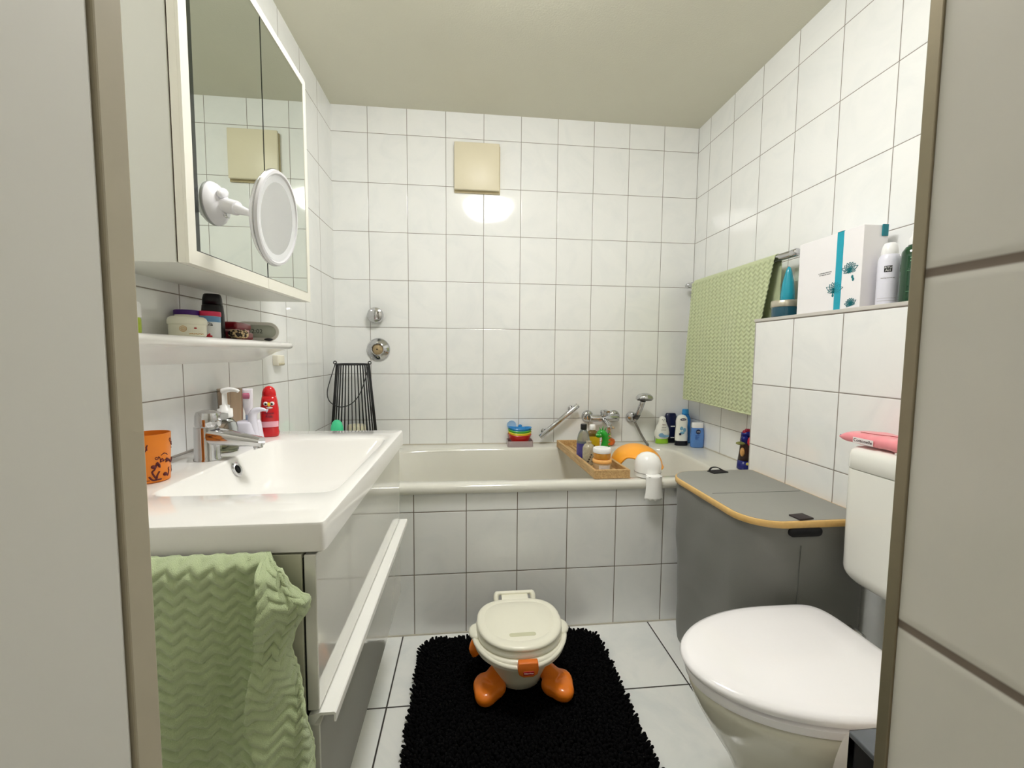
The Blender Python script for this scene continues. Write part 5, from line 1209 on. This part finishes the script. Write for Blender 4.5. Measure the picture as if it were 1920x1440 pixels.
for s in (-1, 1): cyl(bm, (1.676, TYc + s * 0.075 - 0.02, 0.402), (1.676, TYc + s * 0.075 + 0.02, 0.402), 0.011, seg=18, bev=0.002)
obj('hinge', bm, mat('hinge_chrome', (190, 190, 190), 0.2, 1.0), t)
bm = B(); tube(bm, [(1.70, TYc, 0.30), (1.76, TYc, 0.32), (1.79, TYc, 0.36), (1.79, TYc, 0.4775)], 0.022, 20, smooth=5); obj('flush_pipe', bm, plast, t)

# ================================================================== PEDAL BIN at the front right
t = thing('waste_bin', 'black waste bin with grey top and pale curved side in front of the toilet', 'bin', (1.47, -1.76, 0))
bm = B(); box(bm, 1.366, 1.600, -1.860, -1.688, 0.0, 0.440, 0.004, 2); obj('body', bm, mat('bin_black', (22, 22, 24), 0.35, vary=0.1), t, smooth=30)
bm = B(); box(bm, 1.360, 1.604, -1.864, -1.684, 0.4405, 0.453, 0.003, 2); obj('lid', bm, mat('bin_grey_lid', (112, 116, 122), 0.25, 0.5, vary=0.15, scale=30), t, smooth=30)
bm = B(); pts = [(-1.6835, 0.4515)]
for k in range(17): pts.append((-1.6835 + 0.030 * math.sin(PI * k / 16) ** 0.8, 0.450 - 0.30 * k / 16))
prism(bm, pts, 'x', 1.362, 1.604); obj('curved_panel', bm, mat('bin_beige', (214, 206, 196), 0.4), t, smooth=30)

# ================================================================== RUG
t_rug = []
rx0, rx1, ry0, ry1 = 0.529, 1.200, -1.800, -0.765
rnd = random.Random(11)
verts = []; faces = []
def inside(x, y, r=0.055):
    dx = max(rx0 + r - x, x - rx1 + r, 0); dy = max(ry0 + r - y, y - ry1 + r, 0)
    return dx * dx + dy * dy <= r * r
stp = 0.0088
y = ry0
row_ = 0
while y <= ry1:
    x = rx0 + (stp / 2 if row_ % 2 else 0)
    while x <= rx1:
        px, py = x + rnd.uniform(-.002, .002), y + rnd.uniform(-.002, .002)
        if inside(px, py):
            edge = min(px - rx0, rx1 - px, py - ry0, ry1 - py)
            a = rnd.uniform(0, 2 * PI); tilt = rnd.uniform(0.002, 0.008)
            ox, oy = math.cos(a) * tilt, math.sin(a) * tilt
            if edge < 0.02:
                cx_, cy_ = (px - (rx0 + rx1) / 2), (py - (ry0 + ry1) / 2)
                ex = (1 if px > (rx0 + rx1) / 2 else -1) if min(px - rx0, rx1 - px) == edge else 0
                ey = (1 if py > (ry0 + ry1) / 2 else -1) if min(py - ry0, ry1 - py) == edge else 0
                ox += ex * 0.008; oy += ey * 0.008
            h = rnd.uniform(0.016, 0.020)
            secs_ = ((0, 0, 0.003, .0036), (ox * .4, oy * .4, h * .55, .0052), (ox, oy, h, .0048), (ox * 1.1, oy * 1.1, h + .0022, .0026))
            b0 = len(verts)
            for sx, sy, sz, sr in secs_:
                for k in range(5):
                    q = 2 * PI * k / 5 + a; verts.append((px + sx + sr * math.cos(q), py + sy + sr * math.sin(q), sz))
            for s_ in range(3):
                for k in range(5):
                    k2 = (k + 1) % 5; faces.append((b0 + s_ * 5 + k, b0 + s_ * 5 + k2, b0 + s_ * 5 + 5 + k2, b0 + s_ * 5 + 5 + k))
            faces.append(tuple(b0 + 15 + k for k in range(5)))
        x += stp
    y += stp * 0.87; row_ += 1
me = bpy.data.meshes.new('pile'); me.from_pydata(verts, [], faces); me.polygons.foreach_set('use_smooth', [True] * len(me.polygons))
rugm = mat('black_chenille', (7, 7, 8), 0.9, vary=0.3, scale=40, spec=0.1)
me.materials.append(rugm)
t = thing('bath_rug', 'black shaggy chenille bath rug on the tiled floor', 'rug', ((rx0 + rx1) / 2, (ry0 + ry1) / 2, 0))
pl = bpy.data.objects.new('pile', me); C.objects.link(pl); pl.parent = t; pl.location = (-(rx0 + rx1) / 2, -(ry0 + ry1) / 2, 0); pl['kind'] = 'stuff'
bm = B(); prism(bm, rrect(rx0, rx1, ry0, ry1, 0.055), 'z', 0.0005, 0.0045); obj('backing', bm, mat('rug_backing', (14, 14, 15), 0.9), t, smooth=0)

# ================================================================== CHILD'S POTTY shaped like a duck, seen from behind its lid
PX, PY, PZ = 0.868, -0.985, 0.017
t = thing('potty_chair', 'cream and orange childrens potty with duck feet standing on the black rug', 'potty', (PX, PY, PZ))
pc = mat('potty_cream', (240, 238, 222), 0.33, vary=0.015, coat=0.15)
pg = mat('potty_bowl_grey', (222, 218, 198), 0.4, vary=0.02)
po = mat('potty_orange', (240, 128, 30), 0.28, vary=0.03, coat=0.35)
def dlid(hx, yb, yf, z, n=64, p=2.6):
    # back (towards the bath) is squarer, the front rounder
    out = []; cy_ = -0.985
    for k in range(n):
        a = 2 * PI * k / n; c_, s_ = math.cos(a), math.sin(a)
        q = 3.4 if s_ > 0 else 2.15
        x = math.copysign(abs(c_) ** (2 / q), c_) * hx
        y = math.copysign(abs(s_) ** (2 / q), s_) * ((yb - cy_) if s_ > 0 else (cy_ - yf))
        if s_ > 0: x *= 1 - 0.14 * s_
        out.append(Vector((PX + x, cy_ + y, z)))
    return out
ZL = 0.228
bm = B(); rr = []
for z, r, dy in ((0.020, .066, 0), (0.024, .076, 0), (0.050, .084, 0), (0.100, .104, 0), (0.150, .120, 0)): rr.append(dlid(r, -0.985 + r * .95, -0.985 - r * 1.02, PZ + z))
rings(bm, rr); fin(bm); obj('bowl', bm, pg, t, smooth=60)
bm = B(); rings(bm, [dlid(.124, -.885, -1.112, .158), dlid(.146, -.872, -1.136, .160), dlid(.149, -.870, -1.140, .166), dlid(.149, -.870, -1.140, .186), dlid(.146, -.872, -1.136, .191), dlid(.137, -.878, -1.126, .193)]); fin(bm); obj('collar', bm, pc, t, smooth=50)
bm = B(); rings(bm, [dlid(.132, -.880, -1.120, .1935), dlid(.140, -.876, -1.130, .196), dlid(.141, -.875, -1.131, .206), dlid(.138, -.878, -1.127, .2105), dlid(.132, -.882, -1.120, .212)]); fin(bm); obj('seat_ring', bm, pc, t, smooth=50)
bm = B(); rings(bm, [dlid(.128, -.884, -1.116, .2125), dlid(.136, -.878, -1.127, .2145), dlid(.1395, -.875, -1.132, .219), dlid(.1395, -.875, -1.132, .224), dlid(.136, -.878, -1.127, .2285), dlid(.129, -.884, -1.116, .2300), dlid(.116, -.895, -1.101, .2303), dlid(.114, -.897, -1.099, .2290), dlid(.112, -.899, -1.096, .2303), dlid(.06, -.94, -1.04, .2310)]); fin(bm); ld = obj('lid', bm, pc, t, smooth=50)
bm = B(); prism(bm, [(PX + 0.002 + x, -1.072 + y) for x, y in rrect(-0.042, 0.042, -0.0085, 0.0085, 0.008)], 'z', 0.2295, 0.2309); obj('finger_recess', bm, mat('potty_recess', (206, 206, 176), 0.4), ld, smooth=0)
bm = B()
for s in (-1, 1): tube(bm, [(PX + s * 0.066, -0.868, 0.205), (PX + s * 0.067, -0.852, 0.225), (PX + s * 0.062, -0.846, 0.232)], 0.0095, 12, smooth=4)
box(bm, PX - 0.070, PX + 0.070, -0.852, -0.838, 0.226, 0.238, 0.005, 3); box(bm, PX - 0.048, PX + 0.048, -0.882, -0.846, 0.222, 0.230, 0.003)
obj('hinge_bar', bm, pc, t, smooth=40)
for s in (-1, 1):
    bm = B(); ball(bm, (PX + s * 0.140, -0.990, 0.192), 0.026, 0.036, 0.015, 24); obj('side_grip', bm, pc, t)
bm = B()
pts = [(PX + 0.1515 * math.sin(a), -0.985 - 0.1575 * math.cos(a), 0.176 + 0.012 * abs(math.sin(a)) ** 2) for a in [(-1.35 + 2.7 * k / 40) for k in range(41)]]
tube(bm, pts, 0.0068, 10); obj('carry_handle', bm, pc, t)
bm = B(); prism(bm, [(PX + 0.008 + x, 0.181 + z) for x, z in [(-.029, .022), (-.031, .0), (-.028, -.014), (-.014, -.022), (.014, -.022), (.028, -.014), (.031, 0), (.029, .022)]], 'y', -1.1600, -1.140, 0.003); lt = obj('latch', bm, mat('latch_orange', (222, 116, 40), 0.35), t, smooth=30)
bm = B(); box(bm, PX - 0.007, PX + 0.025, -1.1610, -1.1595, 0.1665, 0.1780, 0.0004); lr = obj('red_badge', bm, mat('badge_red', (176, 30, 34), 0.35), lt, smooth=0)
letters('lettering', 'Fisher-Price', 0.0056, (PX + 0.009, -1.1612, 0.1722), whitep, lr)
def foot(s, nm):
    bm = B()
    cxf, cyf = PX + (0.120 if s > 0 else -0.103), (-1.066 if s > 0 else -1.060)
    rr = []
    for k in range(17):
        th = PI * k / 16 - PI / 2
        rz = math.cos(th); z = 0.0195 + 0.031 + 0.031 * math.sin(th)
        out = []
        for q in range(56):
            a = 2 * PI * q / 56
            r = 0.0435 + 0.005 * max(0, math.cos(a - math.radians(-90 - s * -40))) + 0.0065 * math.cos(3 * (a - math.radians(-90 + s * 20)))
            w = max(0.02, rz ** 0.5)
            out.append(Vector((cxf + r * 1.14 * math.cos(a) * w, cyf + r * 1.04 * math.sin(a) * w, z if th < 0 else 0.0505 + (0.021 + 0.014 * max(0, math.sin(a))) * math.sin(th))))
        rr.append(out)
    rings(bm, rr); fin(bm)
    tube(bm, [(cxf + s * 0.002, cyf + 0.006, 0.052), (cxf - s * 0.022, cyf + 0.034, 0.062), (cxf - s * 0.05, cyf + 0.06, 0.080)], [0.034, 0.030, 0.026], 20, smooth=4)
    bmesh.ops.remove_doubles(bm, verts=bm.verts, dist=1e-5)
    f_ = obj(nm, bm, po, t, smooth=80)
    m_ = f_.modifiers.new('blend', 'REMESH'); m_.mode = 'VOXEL'; m_.voxel_size = 0.0030; m_.use_smooth_shade = True
    m2 = f_.modifiers.new('soft', 'SMOOTH'); m2.iterations = 14; m2.factor = 0.6
foot(-1, 'foot'); foot(1, 'foot')
bm = B(); tube(bm, [(PX - 0.130, -0.925, 0.140), (PX - 0.140, -0.930, 0.120), (PX - 0.147, -0.935, 0.095), (PX - 0.140, -0.935, 0.078)], [0.012, 0.015, 0.018, 0.016], 16, smooth=4); tube(bm, [(PX - 0.142, -0.925, 0.09), (PX - 0.08, -0.945, 0.10)], 0.016, 12); obj('tail', bm, po, t)
# ------------------------------------------------------------------ end
